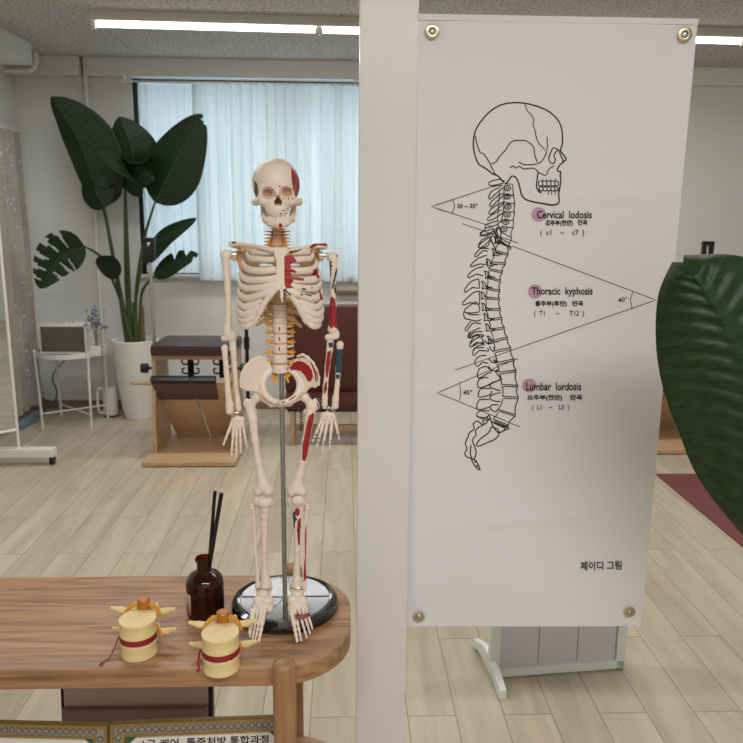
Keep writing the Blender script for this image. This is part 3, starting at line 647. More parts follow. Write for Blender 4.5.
# ------------------------------------------------------------------ pilates chairs
M_spring = mat('black_steel', rgb(22, 22, 24), .35, .6, var=.03)
M_pad = mat('mauve_brown_pad', rgb(92, 66, 62), .5, var=.04)
def wunda(cx, cy, label, mir=1):
    """local frame: x right, y away from the camera, z up; built at the origin of the thing"""
    t = thing('pilates_chair', label, 'pilates chair', (cx, cy, 0), 'pilates chairs')
    def W(x, y, z): return Vector((cx+mir*x, cy+y, z))
    def bx(mb, a, b, bev=.003): return mb.box(W(*a), W(*b), bev=bev)
    bx(MB(), (-.285, .02, .006), (.285, .60, .032), .004).build('base_board', M_birch, t)
    bx(MB(), (-.275, .04, 0), (.275, .58, .007), 0).build('rubber_pad', M_black, t, smooth=False)
    for s in (-1, 1):
        # curved side panel, wide at the foot
        prof = [(.21, .032), (.6, .032), (.6, .63), (.27, .63), (.262, .52), (.235, .40), (.212, .28), (.2, .15)]
        MB().prism([(p[0], p[1]) for p in prof], W(s*.245-.011, 0, 0), (0, 1, 0), (0, 0, 1), (.022*mir, 0, 0), bev=.002).build('side_panel', M_birch, t)
        kn = MB(); kn.tube([W(s*.25, .3, .56), W(s*.295, .3, .56)], .009, 12); kn.tube([W(s*.29, .3, .56), W(s*.33, .3, .56)], .031, 20); kn.build('knob', M_black, t)
    bx(MB(), (-.256, .262, .622), (.256, .62, .652)).build('seat_frame', M_birch, t)
    mb = MB(); bx(mb, (-.25, .215, .652), (.262, .64, .718), .02); mb.build('seat_cushion', M_brown, t)
    for x in (-.035, .165):
        h = MB(); bx(h, (x-.02, .36, .485), (x+.02, .372, .613), .002)
        for z in (.515, .575):
            for s in (-1, 1): h.tube([W(x, .355, z), W(x+s*.045, .355, z), W(x+s*.052, .355, z+.008), W(x+s*.052, .355, z+.03), W(x+s*.036, .355, z+.034)], .006, 8)
        h.build('spring_hook', M_spring, t)
    # split pedal leaning forward over the base, dark pad on its upper edge
    def ped(name, x0, x1, xb0, xb1, pad):
        z0, z1 = .045, .5; y0, y1 = .53, .23
        def pt(u, v, o): # u across 0..1, v up 0..1
            xa = xb0+(xb1-xb0)*u; xt = x0+(x1-x0)*u; d = Vector((0, -(z1-z0), -(y0-y1))).normalized() # outward to the front
            q = W(xa+(xt-xa)*v, y0+(y1-y0)*v, z0+(z1-z0)*v); return q + Vector((0, d.y, -abs(d.z)))*o*1.0
        m = MB().hexa([pt(0, 0, 0), pt(1, 0, 0), pt(1, 0, .02), pt(0, 0, .02), pt(0, 1, 0), pt(1, 1, 0), pt(1, 1, .02), pt(0, 1, .02)], .003); p = m.build(name, M_birch, t)
        m = MB().hexa([pt(-.02, .72, .018), pt(pad, .72, .018), pt(pad, .72, .028), pt(-.02, .72, .028), pt(-.02, 1.03, .018), pt(pad, 1.03, .018), pt(pad, 1.03, .028), pt(-.02, 1.03, .028)], .003); m.build('foot_pad', M_pad, p)
        m = MB().hexa([pt(-.02, 1.0, -.012), pt(pad, 1.0, -.012), pt(pad, 1.0, .032), pt(-.02, 1.0, .032), pt(-.02, 1.05, -.012), pt(pad, 1.05, -.012), pt(pad, 1.05, .032), pt(-.02, 1.05, .032)], .005); m.build('edge_roll', M_black, p)
    ped('pedal', -.245, -.012, -.17, .04, 1.0); ped('pedal', .0, .24, .052, .21, .62)
    for x in (-.13, -.02, .11): bx(MB(), (x-.025, .505, .032), (x+.025, .54, .05), .002).build('hinge', M_steel, t)
    MB().tube([W(-.385, .24, .48), W(-.16, .24, .47)], .0125, 14).build('dowel', M_birch, t)
    MB().tube([W(-.325, .62, .2), W(-.325, .62, 1.24)], .0125, 14).build('handle_pole', M_steel, t)
    bx(MB(), (-.325, .6, .3), (-.27, .63, .34), .002).build('pole_clamp', M_black, t)
    bx(MB(), (-.325, .6, .55), (-.27, .63, .59), .002).build('pole_clamp', M_black, t)
    c = MB(); 
    c.box(W(-.365, .6, 1.33), W(-.285, .64, 1.36), bev=.008); c.box(W(-.363, .602, 1.22), W(-.337, .638, 1.34), bev=.006); c.box(W(-.313, .602, 1.22), W(-.287, .638, 1.34), bev=.006); c.box(W(-.345, .606, 1.2), W(-.305, .634, 1.27), bev=.005); c.build('pole_cap', M_black, t)
    MB().tube([W(.30, .55, .2), W(.30, .55, .80)], .0125, 14).build('handle_pole', M_black, t)
    c = MB(); c.box(W(.283, .53, .64), W(.318, .57, .72), bev=.006); c.build('pole_cap', M_black, t)
    return t
wunda(-.95, 4.33, 'birch pilates chair with brown cushion, behind the left arm of the skeleton', 1)
wunda(2.205, 4.55, 'birch pilates chair mostly hidden by the banner and the big near leaf', -1)
# ------------------------------------------------------------------ maroon padded bench
b = thing('padded_bench', 'maroon leatherette bench with a padded back, standing behind the skeleton legs', 'bench', (.05, 4.9, 0))
X0, X1 = -.40, .95
MB().box((X0, 4.86, .35), (X1, 5.0, .93), bev=.025).build('backrest', M_maroon, b)
MB().box((X0, 4.76, .245), (X1, 5.0, .352), bev=.04).build('seat', M_maroon, b)
MB().box((X0+.02, 4.78, .235), (X1-.02, 4.98, .262), bev=.003).build('frame', M_black, b)
for x in (X0+.05, X1-.05):
    for y in (4.80, 4.95): MB().box((x-.014, y-.02, 0), (x+.014, y+.02, .25), bev=.003).build('leg', M_birch, b)
MB().box((X0+.07, 4.9, .07), (X1-.07, 4.93, .11), bev=.002).build('stretcher', M_birch, b)
for k in range(3):
    mb = MB(); x = X0+.11+.035*k; mb.tube([(x+.008*math.cos(t*.9), 4.80+.008*math.sin(t*.9), .24-.003*t) for t in range(0, 48)], .0028, 6); mb.build('spring', M_spring, b)
# ------------------------------------------------------------------ side table, radio, vase, canister
cxs, cys = -1.98, 5.36
t = thing('side_table', 'small white round tray table with crossed leg braces, in the left corner', 'table', (cxs, cys, 0))
MB().lathe([(0, .512), (.235, .512), (.243, .517), (.243, .552), (.238, .552), (.236, .521), (0, .520)], (cxs, cys, 0), 56).build('tray', M_white, t)
for a in (214, 316, 34, 136):
    a = math.radians(a); dx, dy = math.cos(a), math.sin(a)
    MB().tube([(cxs+.232*dx, cys+.232*dy, .0), (cxs+.236*dx, cys+.236*dy, .25), (cxs+.247*dx, cys+.247*dy, .568)], .0085, 10).build('leg', M_white, t)
for a in (34, 136):
    a = math.radians(a); dx, dy = math.cos(a), math.sin(a)
    MB().tube([(cxs-.232*dx, cys-.232*dy, .1), (cxs+.232*dx, cys+.232*dy, .1)], .006, 8).build('brace', M_white, t)
rx0 = at(42.5, 345, y=5.33).x; rx1 = at(89, 345, y=5.33).x
M_mesh = mat('speaker_cloth', rgb(92, 89, 82), .9, var=.12, scale=300)
r = thing('radio', 'retro white radio with dark grey grille on the round tray table', 'radio', ((rx0+rx1)/2, 5.36, .520))
MB().box((rx0, 5.28, .528), (rx1, 5.45, .742), bev=.008).build('case', M_white, r)
MB().box((rx0+.014, 5.276, .544), (rx1-.012, 5.285, .724), bev=.002).build('grille', M_mesh, r)
MB().box((rx0+.15, 5.2735, .632), (rx0+.18, 5.277, .637), bev=.0005).build('badge', M_steel, r)
for x in (rx0+.03, rx1-.03): MB().box((x-.015, 5.3, .5215), (x+.015, 5.42, .529)).build('foot', M_black, r)
for k in range(5): MB().lathe([(0, 0), (.009, 0), (.009, .006), (0, .007)], (rx0+.1+.03*k, 5.36, .742), 14).build('button', M_steel, r)
vx = at(97, 345, y=5.25).x
M_clear = mat('clear_glass', (.95, .96, .95), .05, trans=.9, var=0)
v = thing('vase', 'small glass bottle vase with a white tag, beside the radio', 'vase', (vx, 5.25, .520))
MB().lathe([(0, .003), (.036, .003), (.038, .01), (.038, .05), (.03, .068), (.012, .08), (.011, .115), (.014, .12)], (vx, 5.25, .5215), 28).build('vase_body', M_clear, v)
MB().box((vx-.036, 5.208, .528), (vx+.036, 5.2125, .60), bev=.001).build('paper_tag', M_white, v)
M_stem = mat('dry_stem', rgb(110, 112, 92), .8); M_blue = mat('blue_flower', rgb(98, 116, 138), .8, var=.25, scale=80)
f = thing('dried_flowers', 'sprig of dusty blue dried flowers standing in the glass vase', 'flowers', (vx, 5.25, .535))
mb = MB(); fb = MB(); rr = random.Random(2)
for k in range(9):
    tx, ty, tz = vx+rr.uniform(-.085, .05), 5.25+rr.uniform(-.05, .05), .520+rr.uniform(.2, .31)
    mb.tube([(vx+rr.uniform(-.006, .006), 5.25, .535), (vx*.8+tx*.2, 5.25, .655), (tx, ty, tz)], .0016, 5, smooth_path=3)
    for _ in range(9): sph(fb, (tx+rr.gauss(0, .016), ty+rr.gauss(0, .014), tz+rr.gauss(0, .02)), rr.uniform(.004, .009), 7, 5)
mb.build('stem', M_stem, f); fb.build('blossom', M_blue, f)
cx = at(111, 410, y=5.55).x
t = thing('canister', 'white upright canister with a side handle on the floor beside the tray table', 'canister', (cx, 5.55, 0))
MB().lathe([(0, .0), (.05, 0), (.054, .006), (.056, .03), (.053, .21), (.048, .225), (.044, .224), (.044, .215), (0, .214)], (cx, 5.55, 0), 32).build('canister_body', M_white, t)
MB().lathe([(0, 0), (.057, 0), (.057, .012), (0, .012)], (cx, 5.55, 0), 32).build('base_ring', M_black, t)
MB().tube([(cx-.048, 5.53, .215), (cx-.08, 5.52, .21), (cx-.086, 5.52, .12), (cx-.08, 5.52, .04), (cx-.05, 5.53, .03)], .01, 10, smooth_path=5).build('handle', M_white, t)
# ------------------------------------------------------------------ strelitzia in a tall white pot
M_pot = mat('white_planter', rgb(228, 226, 220), .4, var=.01)
M_soil = mat('soil', rgb(60, 46, 36), .95, var=.3, scale=60)
M_stalk = mat('green_stalk', rgb(58, 72, 36), .45, var=.15, scale=10)
def leaf_mat(name, c, c2, rough, amp=60):
    m, nt, b = _mat(name); b.inputs['Specular IOR Level'].default_value = .35; b.inputs['Roughness'].default_value = rough
    at_ = nt.nodes.new('ShaderNodeAttribute'); at_.attribute_name = 'uvl'
    sx = nt.nodes.new('ShaderNodeSeparateXYZ'); nt.links.new(at_.outputs['Vector'], sx.inputs[0])
    n = nt.nodes.new('ShaderNodeTexNoise'); n.inputs['Scale'].default_value = 6; n.inputs['Detail'].default_value = 3
    mp = nt.nodes.new('ShaderNodeMapping'); mp.inputs['Scale'].default_value = (1.0, 9, 1); nt.links.new(at_.outputs['Vector'], mp.inputs[0]); nt.links.new(mp.outputs[0], n.inputs[0])
    cr = nt.nodes.new('ShaderNodeValToRGB'); cr.color_ramp.elements[0].color = (*c, 1); cr.color_ramp.elements[1].color = (*c2, 1)
    cr.color_ramp.elements[0].position = .35; cr.color_ramp.elements[1].position = .75
    nt.links.new(n.outputs['Fac'], cr.inputs[0]); nt.links.new(cr.outputs[0], b.inputs['Base Color'])
    return m
M_leaf = leaf_mat('dark_green_leaf', rgb(15, 33, 16), rgb(27, 50, 24), .4)
M_leafn = leaf_mat('glossy_green_leaf', rgb(18, 40, 14), rgb(38, 66, 30), .5)
M_rib = mat('leaf_midrib', rgb(44, 64, 34), .45)
def blade(name, axis, width, side, parent, mat_, fold=.25, splits=(), nu=48, nv=16, ridges=26, ramp=.0012, thick=.0012, prof=None, droop=0.0, slant=.25, rib=True, wl=1.0, wr=1.0):
    """broad leaf: axis = list of points base->tip, width = half width, side = direction of the right half"""
    A, _ = spline([Vector(p) for p in axis], [1]*len(axis), 12); n = len(A); V = []; UV = []; sd = Vector(side).normalized(); L = sum((A[i+1]-A[i]).length for i in range(n-1))
    def ax(t):
        t = max(0, min(.9999, t)); q = t*(n-1); i = int(q); return A[i]*(1-(q-i))+A[i+1]*(q-i), (A[i+1]-A[i]).normalized()
    pr = prof or (lambda t: (math.sin(math.pi*min(1, t*1.02)**.72)**.75 if 0 < t < .98 else 0) )
    rows = []
    for i in range(nu+1):
        t = i/nu; row = []
        for j in range(-nv, nv+1):
            s = j/nv; w = width*pr(t)*(wl if s < 0 else wr)
            tt = t + slant*abs(s)*w/L*.8*(1 if t < .97 else 0)*(1-t)
            c, d = ax(tt); s2 = (sd-d*sd.dot(d)).normalized(); nn = d.cross(s2)
            for (t0, sg, wd) in splits:
                if (s > 0) == (sg > 0) and abs(s) > .25:
                    q = t-t0; 
                    if abs(q) < wd: pass
            h = fold*abs(s)*w - droop*(abs(s)**2)*w + ramp*math.sin(2*math.pi*ridges*(tt))*min(1, abs(s)*6)*(1-.6*abs(s))
            row.append(c+s2*(s*w)+nn*h); 
        rows.append(row)
    cut = set()
    for i in range(nu):
        for j in range(2*nv):
            s = (j+.5)/nv-1; t = (i+.5)/nu
            for (t0, sg, wd) in splits:
                if (s > 0) == (sg > 0) and abs(s) > .2 and abs(t-t0) < wd*(abs(s)-.15): cut.add((i, j))
    V = [p for r_ in rows for p in r_]; W = 2*nv+1
    UV = [(((k % W)/nv-1), (k//W)/nu, 0) for k in range(len(V))]
    F = [[i*W+j, i*W+j+1, (i+1)*W+j+1, (i+1)*W+j] for i in range(nu) for j in range(2*nv) if (i, j) not in cut]
    o = link_mesh(name, V, F, mat_, parent, True)
    a = o.data.attributes.new('uvl', 'FLOAT_VECTOR', 'POINT'); a.data.foreach_set('vector', np.array(UV, float).ravel())
    md = o.modifiers.new('thickness', 'SOLIDIFY'); md.thickness = thick; md.offset = 0
    if rib:
        mb = MB(); mb.tube([ax(k/14)[0]+ (sd.cross(ax(k/14)[1]))*(-.001) for k in range(14)], [width*.022*(1-k/15)+.001 for k in range(14)], 8); mb.build('midrib', M_rib, o)
    return o
PX, PY = -1.56, 5.52
pl = thing('bird_of_paradise_plant', 'tall dark green broad-leaved plant in a white pot beside the window', 'potted plant', (PX, PY, 0))
pot = MB().lathe([(0, 0), (.1, 0), (.105, .01), (.107, .03), (.12, .08), (.155, .38), (.168, .58), (.172, .595), (.166, .6), (.158, .59), (.15, .54), (0, .535)], (PX, PY, 0), 56).build('pot', M_pot, pl)
MB().lathe([(0, .54), (.149, .545)], (PX, PY, 0), 40).build('soil', M_soil, pot)
def Q(x, y, yy): return at(x, y, y=yy)
def sleaf(base, mid, tip, w, y0, y1, side=(1, 0, 0), splits=(), stem=None, fold=.2, **k):
    y_m = (y0+y1)/2
    lf = blade('leaf', [Q(*base, y0), Q(*mid, y_m), Q(*tip, y1)], w, side, pl, M_leaf, fold=fold, splits=splits, ridges=30, ramp=.003, thick=.0015, **k)
    x0 = PX+random.uniform(-.03, .03)
    pts = [(x0, PY+random.uniform(-.03, .03), .53)]+[Q(*s, PY-.01) for s in (stem or [])]+[Q(*base, y0)]
    MB().tube(pts, [.017]+[.011]*len(stem or [])+[.007], 10, smooth_path=8).build('stalk', M_stalk, pl)
S = 2.652
def Z(x, y): return (20+x/S, 80+y/S)
sleaf(Z(218, 335), Z(160, 170), Z(80, 42), .215, 5.45, 5.25, (.93, -.1, .38), stem=[Z(262, 560), Z(235, 400)], wl=.55, wr=1.1, fold=.3)
sleaf(Z(222, 338), Z(205, 270), Z(95, 95), .15, 5.5, 5.35, (.9, .3, .2), stem=[Z(270, 600)], fold=.4, wl=.7)
sleaf(Z(225, 340), Z(200, 290), Z(212, 245), .13, 5.4, 5.42, (1, -.2, 0), stem=[Z(275, 600)], fold=.3)
sleaf(Z(278, 290), Z(300, 200), Z(262, 95), .19, 5.5, 5.38, (1, .2, 0), stem=[Z(282, 560), Z(279, 400)], fold=.3, splits=[(.4, -1, .08)])
sleaf(Z(278, 290), Z(285, 245), Z(198, 192), .14, 5.42, 5.1, (.5, -.2, -.8), stem=[Z(290, 600)], fold=.2)
sleaf(Z(280, 285), Z(310, 230), Z(350, 200), .15, 5.42, 5.3, (.8, -.2, .5), stem=[Z(292, 600)], fold=.2)
sleaf(Z(358, 325), Z(412, 215), Z(485, 88), .205, 5.45, 5.3, (.9, -.2, -.35), stem=[Z(308, 560), Z(330, 420)], fold=.22, splits=[(.93, 1, .05)])
sleaf(Z(172, 442), Z(105, 470), Z(50, 555), .165, 5.3, 5.2, (-.4, -.25, .85), stem=[Z(275, 610), Z(245, 530), Z(215, 470)], fold=-.15, splits=[(.3, 1, .035), (.45, 1, .035), (.6, 1, .04), (.72, 1, .035), (.84, 1, .03), (.38, -1, .04), (.55, -1, .05), (.7, -1, .03)], wl=.8)
sleaf(Z(247, 530), Z(230, 490), Z(205, 470), .085, 5.35, 5.2, (.7, -.3, .5), stem=[Z(285, 640), Z(265, 580)], fold=.2, wl=.9)
sleaf(Z(325, 485), Z(380, 415), Z(470, 366), .085, 5.45, 5.3, (.4, -.6, -.7), stem=[Z(305, 600)], fold=.25)
sleaf(Z(355, 520), Z(410, 480), Z(474, 462), .085, 5.45, 5.35, (.3, -.5, -.8), stem=[Z(318, 630), Z(325, 560)], fold=.2, splits=[(.5, -1, .08), (.72, -1, .07), (.86, 1, .06)])
M_stalk2 = mat('brown_green_stalk', rgb(96, 84, 44), .5, var=.2, scale=20)
for k, (bx_, tx_) in enumerate(((-.05, Z(262, 560)), (-.02, Z(285, 560)), (.02, Z(300, 590)), (.05, Z(325, 600)), (.0, Z(292, 640)))):
    MB().tube([(PX+bx_, PY+.03*math.sin(k*2), .53), Q(*tx_, PY)], [.026, .009], 10).build('stalk', M_stalk2 if k % 2 else M_stalk, pl)
# ------------------------------------------------------------------ rolling mirror and cords at the left edge
mx, my = at(21, 452, y=4.42).x, 4.42
t = thing('rolling_mirror', 'tall white-framed mirror on a caster base at the left edge', 'mirror', (mx-.3, my, 0))
MB().box((mx-.37, my-.04, .055), (at(56, 458, y=my).x, my+.03, .105), bev=.004).build('base_bar', M_white, t)
M_mirror = mat('mirror_glass', (.62, .66, .64), .03, 1.0, var=0)
pt = at(1, 205, y=my); 
def fp(u, z): return Vector((mx-.01+u*-.36, my-u*.30, z))
H = 1.72
fr = MB()
for a, b in ((fp(0, .1), fp(0, H)), (fp(0, H), fp(1, H)), (fp(1, H), fp(1, .1)), (fp(1, .22), fp(0, .22))): fr.tube([a, b], .009, 8)
fr.build('frame', M_white, t)
MB().hexa([fp(0, .22), fp(1, .22), fp(1, .22)+Vector((-.003, .008, 0)), fp(0, .22)+Vector((-.003, .008, 0)), fp(0, H), fp(1, H), fp(1, H)+Vector((-.003, .008, 0)), fp(0, H)+Vector((-.003, .008, 0))]).build('mirror_panel', M_mirror, t, smooth=False)
cxr = at(53, 462, y=my).x
for x, z in ((cxr, 0), (mx-.3, 0)):
    m = MB(); m.tube([(x-.012, my-.005, .026), (x+.012, my-.005, .026)], .026, 18); m.box((x-.01, my-.012, .04), (x+.01, my+.005, .058)); m.build('caster', M_black, t)
M_cord = mat('white_cord', rgb(205, 202, 196), .5)
P = lambda x, y, z=.006: at(x, y, z=z)
mb = MB(); mb.tube([P(17, 413, .05), P(26, 418), P(38, 428), P(42, 433), P(33, 441), P(20, 449)], .005, 8, smooth_path=8)
tag(mb.build('power_cord', M_cord), 'white cord looping over the floor between mirror base and tray table', 'cord')
mb = MB(); mb.tube([Vector((-2.1, 5.455, .56)), Vector((-2.08, 5.63, .48)), at(53, 375, y=5.6), at(57, 392, y=5.65), at(53, 403, y=5.68), at(40, 398, y=5.66), at(30, 404, y=5.6)], .005, 8, smooth_path=8)
tag(mb.build('power_cord', mat('grey_cord', rgb(80, 80, 80), .5)), 'dark cord hanging from the back of the radio', 'cord')
mb = MB(); a = Vector((XL+.02, 5.2, 0)); mb.box((XL+.015, 5.15, .0), (XL+.10, 5.6, .04), bev=.004)
tag(mb.build('floor_ledge', mat('blue_grey_step', rgb(120, 132, 146), .5)), 'low blue-grey ledge along the foot of the lace drape', 'ledge')
# ------------------------------------------------------------------ framed panel on feet behind the banner
y0 = 2.205
pA = at(500, 672, y=y0); xa = at(494, 650, y=y0).x; xb = at(625.5, 650, y=y0+.045).x
t = thing('floor_screen', 'low white-framed screen with grey panels standing on splayed feet below the banner', 'screen', ((xa+xb)/2, y0+.03, 0))
sl = (.045)/(xb-xa)
def fs(x, z, d=0): return Vector((x, y0+(x-xa)*sl+d, z))
mb = MB(); zb, zt_ = .004, .56; w_ = .03
for (x0, x1, z0, z1_) in ((xa, xa+.022, zb, zt_), (xb-w_, xb, zb, zt_), (xa, xb, zb, zb+w_), (xa, xb, zt_-w_, zt_)):
    mb.hexa([fs(x0, z0), fs(x1, z0), fs(x1, z0, .035), fs(x0, z0, .035), fs(x0, z1_), fs(x1, z1_), fs(x1, z1_, .035), fs(x0, z1_, .035)], .002)
M_sc = mat('pale_aluminium', rgb(224, 230, 227), .4, var=.01)
mb.build('frame', M_sc, t)
M_gp = mat('grey_panel_cloth', rgb(206, 206, 211), .8, var=.03)
n = 3
for k in range(n):
    u0 = xa+.022+(xb-w_-xa-.022)*k/n; u1 = xa+.022+(xb-w_-xa-.022)*(k+1)/n-.0025
    MB().hexa([fs(u0, zb+w_, .012), fs(u1, zb+w_, .012), fs(u1, zb+w_, .026), fs(u0, zb+w_, .026), fs(u0, zt_-w_, .012), fs(u1, zt_-w_, .012), fs(u1, zt_-w_, .026), fs(u0, zt_-w_, .026)], .001).build('panel', M_gp, t)
fn = at(503, 699, z=0); ff = at(476, 646, z=.0); dv = (ff-fn); Lf = dv.length; dv.normalize(); sd_ = Vector((dv.y, -dv.x, 0))
e = MB(); e.prism([(0, 0), (.03, 0), (.09, .02), (Lf-.06, .02), (Lf-.02, 0), (Lf, 0), (Lf, .03), (Lf*.62, .075), (Lf*.4, .075), (0, .03)], fn-sd_*.012, dv, (0, 0, 1), sd_*.024, bev=.003); e.build('foot', M_sc, t)
MB().box((xa-.012, y0, .03), (xa+.006, y0+.035, zt_), bev=.002).build('post', M_sc, t)
# ------------------------------------------------------------------ floor mat
mb = MB(); mb.box((1.873, 2.35, 0), (2.55, 4.19, .008), bev=.002)
tag(mb.build('floor_mat', M_matm), 'dark maroon exercise mat lying on the planks at the right', 'mat')
# ------------------------------------------------------------------ padded chair seen from behind under the table
sx0, sx1 = at(58.5, 700, y=1.60).x, at(211, 700, y=1.60).x
t = thing('padded_chair', 'mauve brown chair back with thin black side rails, seen under the table top', 'chair', ((sx0+sx1)/2, 1.75, 0))
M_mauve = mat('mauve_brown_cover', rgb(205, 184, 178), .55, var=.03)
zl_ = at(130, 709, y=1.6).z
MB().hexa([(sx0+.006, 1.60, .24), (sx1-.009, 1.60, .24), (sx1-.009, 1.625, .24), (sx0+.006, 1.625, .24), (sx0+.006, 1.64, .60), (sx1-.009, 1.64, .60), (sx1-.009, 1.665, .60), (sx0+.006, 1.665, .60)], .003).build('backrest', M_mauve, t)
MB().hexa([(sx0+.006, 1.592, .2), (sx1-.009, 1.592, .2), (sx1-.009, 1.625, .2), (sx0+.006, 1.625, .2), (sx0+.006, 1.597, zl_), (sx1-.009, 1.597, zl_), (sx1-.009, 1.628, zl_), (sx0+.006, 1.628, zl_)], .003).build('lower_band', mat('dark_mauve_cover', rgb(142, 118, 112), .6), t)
for x, w_2 in ((sx0, .004), (sx1-.007, .0085)):
    MB().hexa([(x, 1.575, 0), (x+w_2, 1.575, 0), (x+w_2, 1.6, 0), (x, 1.6, 0), (x, 1.64, .61), (x+w_2, 1.64, .61), (x+w_2, 1.662, .61), (x, 1.662, .61)], .001).build('side_rail', M_black, t)
MB().box((sx0+.03, 1.64, .30), (sx1-.09, 1.95, .34), bev=.01).build('seat', M_brown, t)
for x in (sx0+.03, sx1-.14): MB().box((x, 1.90, 0), (x+.018, 1.92, .3), bev=.002).build('leg', M_black, t)
# ------------------------------------------------------------------ certificate frames on the shelf
M_gold = mat('gold_moulding', rgb(156, 130, 72), .38, .55, var=.12, scale=60)
M_silver = mat('pewter_relief', rgb(150, 142, 128), .5, .35, var=.1, scale=150)
M_pap = mat('certificate_paper', rgb(214, 210, 204), .6, var=.01); M_grn = mat('green_corner', rgb(46, 96, 78), .6)
M_back = mat('dark_ring_relief', rgb(92, 86, 80), .5, .3)
def certificate(pl_, pr_, label, text, yb):
    """pl_, pr_: top corners in the photo; the frame leans back on the shelf"""
    ztop = .60; A = at(*pl_, z=ztop); B = at(*pr_, z=ztop+.0); ux = (B-A); ux.z = 0; w = ux.length; ux.normalize()
    zs = .3562; lean = .04; dn = Vector((ux.y, -ux.x, 0))*(-1)
    if dn.y > 0: dn = -dn
    vy = (Vector((0, 0, zs-ztop)) + dn*lean); h = vy.length; vy.normalize(); nrm = ux.cross(vy)
    if nrm.y > 0: nrm = -nrm
    t = thing('certificate_frame', label, 'picture frame', (A+ux*w/2+vy*h)[:], 'framed certificates on the shelf')
    def R(mb, u0, u1, v0, v1, d0, d1, bev=.0008): mb.hexa([A+ux*u+vy*v+nrm*d for d in (d0, d1) for u, v in ((u0, v0), (u1, v0), (u1, v1), (u0, v1))], bev)
    def ringf(name, i, o_, d0, d1, m):
        mb = MB(); R(mb, o_, w-o_, o_, i, d0, d1); R(mb, o_, w-o_, h-i, h-o_, d0, d1); R(mb, o_, i, i, h-i, d0, d1); R(mb, w-i, w-o_, i, h-i, d0, d1); return mb.build(name, m, t)
    ringf('outer_moulding', .0045, 0, 0, .016, M_gold); band = ringf('ornament_band', .0215, .0045, 0, .0125, M_silver); ringf('inner_moulding', .0255, .0215, 0, .014, M_gold)
    mb = MB(); c = .013; st = .0125
    for k in range(int((w-.03)/st)):
        for v in (c,):
            p = A+ux*(.018+st*k)+vy*v+nrm*.0128; mb.tube([p+ux*(.0052*math.cos(q*.7))+vy*(.0052*math.sin(q*.7)) for q in range(9)], .0009, 4, closed=True)
    for k in range(int((h-.04)/st)):
        for u in (c, w-c):
            p = A+ux*u+vy*(.026+st*k)+nrm*.0128; mb.tube([p+ux*(.0052*math.cos(q*.7))+vy*(.0052*math.sin(q*.7)) for q in range(9)], .0009, 4, closed=True)
    mb.build('ring_relief', M_back, band)
    mb = MB(); R(mb, .0255, w-.0255, .0255, h-.0255, 0, .006, 0); pap = mb.build('certificate_paper', M_pap, t, smooth=False)
    c0 = .0258; L = .022
    for su, u in ((1, c0), (-1, w-c0)):
        mb = MB(); P_ = [A+ux*(u+su*a)+vy*(c0+b)+nrm*.0064 for a, b in ((0, 0), (L, 0), (0, L))]; mb.add(P_ if su > 0 else P_[::-1], [[0, 1, 2]]); mb.build('green_corner', M_grn, pap, smooth=False)
    q0 = A+ux*w/2+vy*.06-nrm*.002; q1 = Vector((q0.x, q0.y+.075, zs+.001)); MB().tube([q0, q1], .003, 8).build('prop_strut', M_black, t)
    if text:
        o = letter(text, 0, 0, .017, w-.1, bold=.022, parent=pap, m=M_ink, place=lambda p: A+ux*(.055+p[0])+vy*(.052+p[1])+nrm*.0066, name='lettering')
    return t
certificate((-48, 718.5), (110, 722), 'gilt-edged framed certificate on the shelf, the left one of the pair', '', 1.2)
certificate((112.5, 720.5), (293, 713.5), 'gilt-edged framed certificate with Korean title, right beside the table leg', '1급 케어  통증처방 통합과정', 1.2)
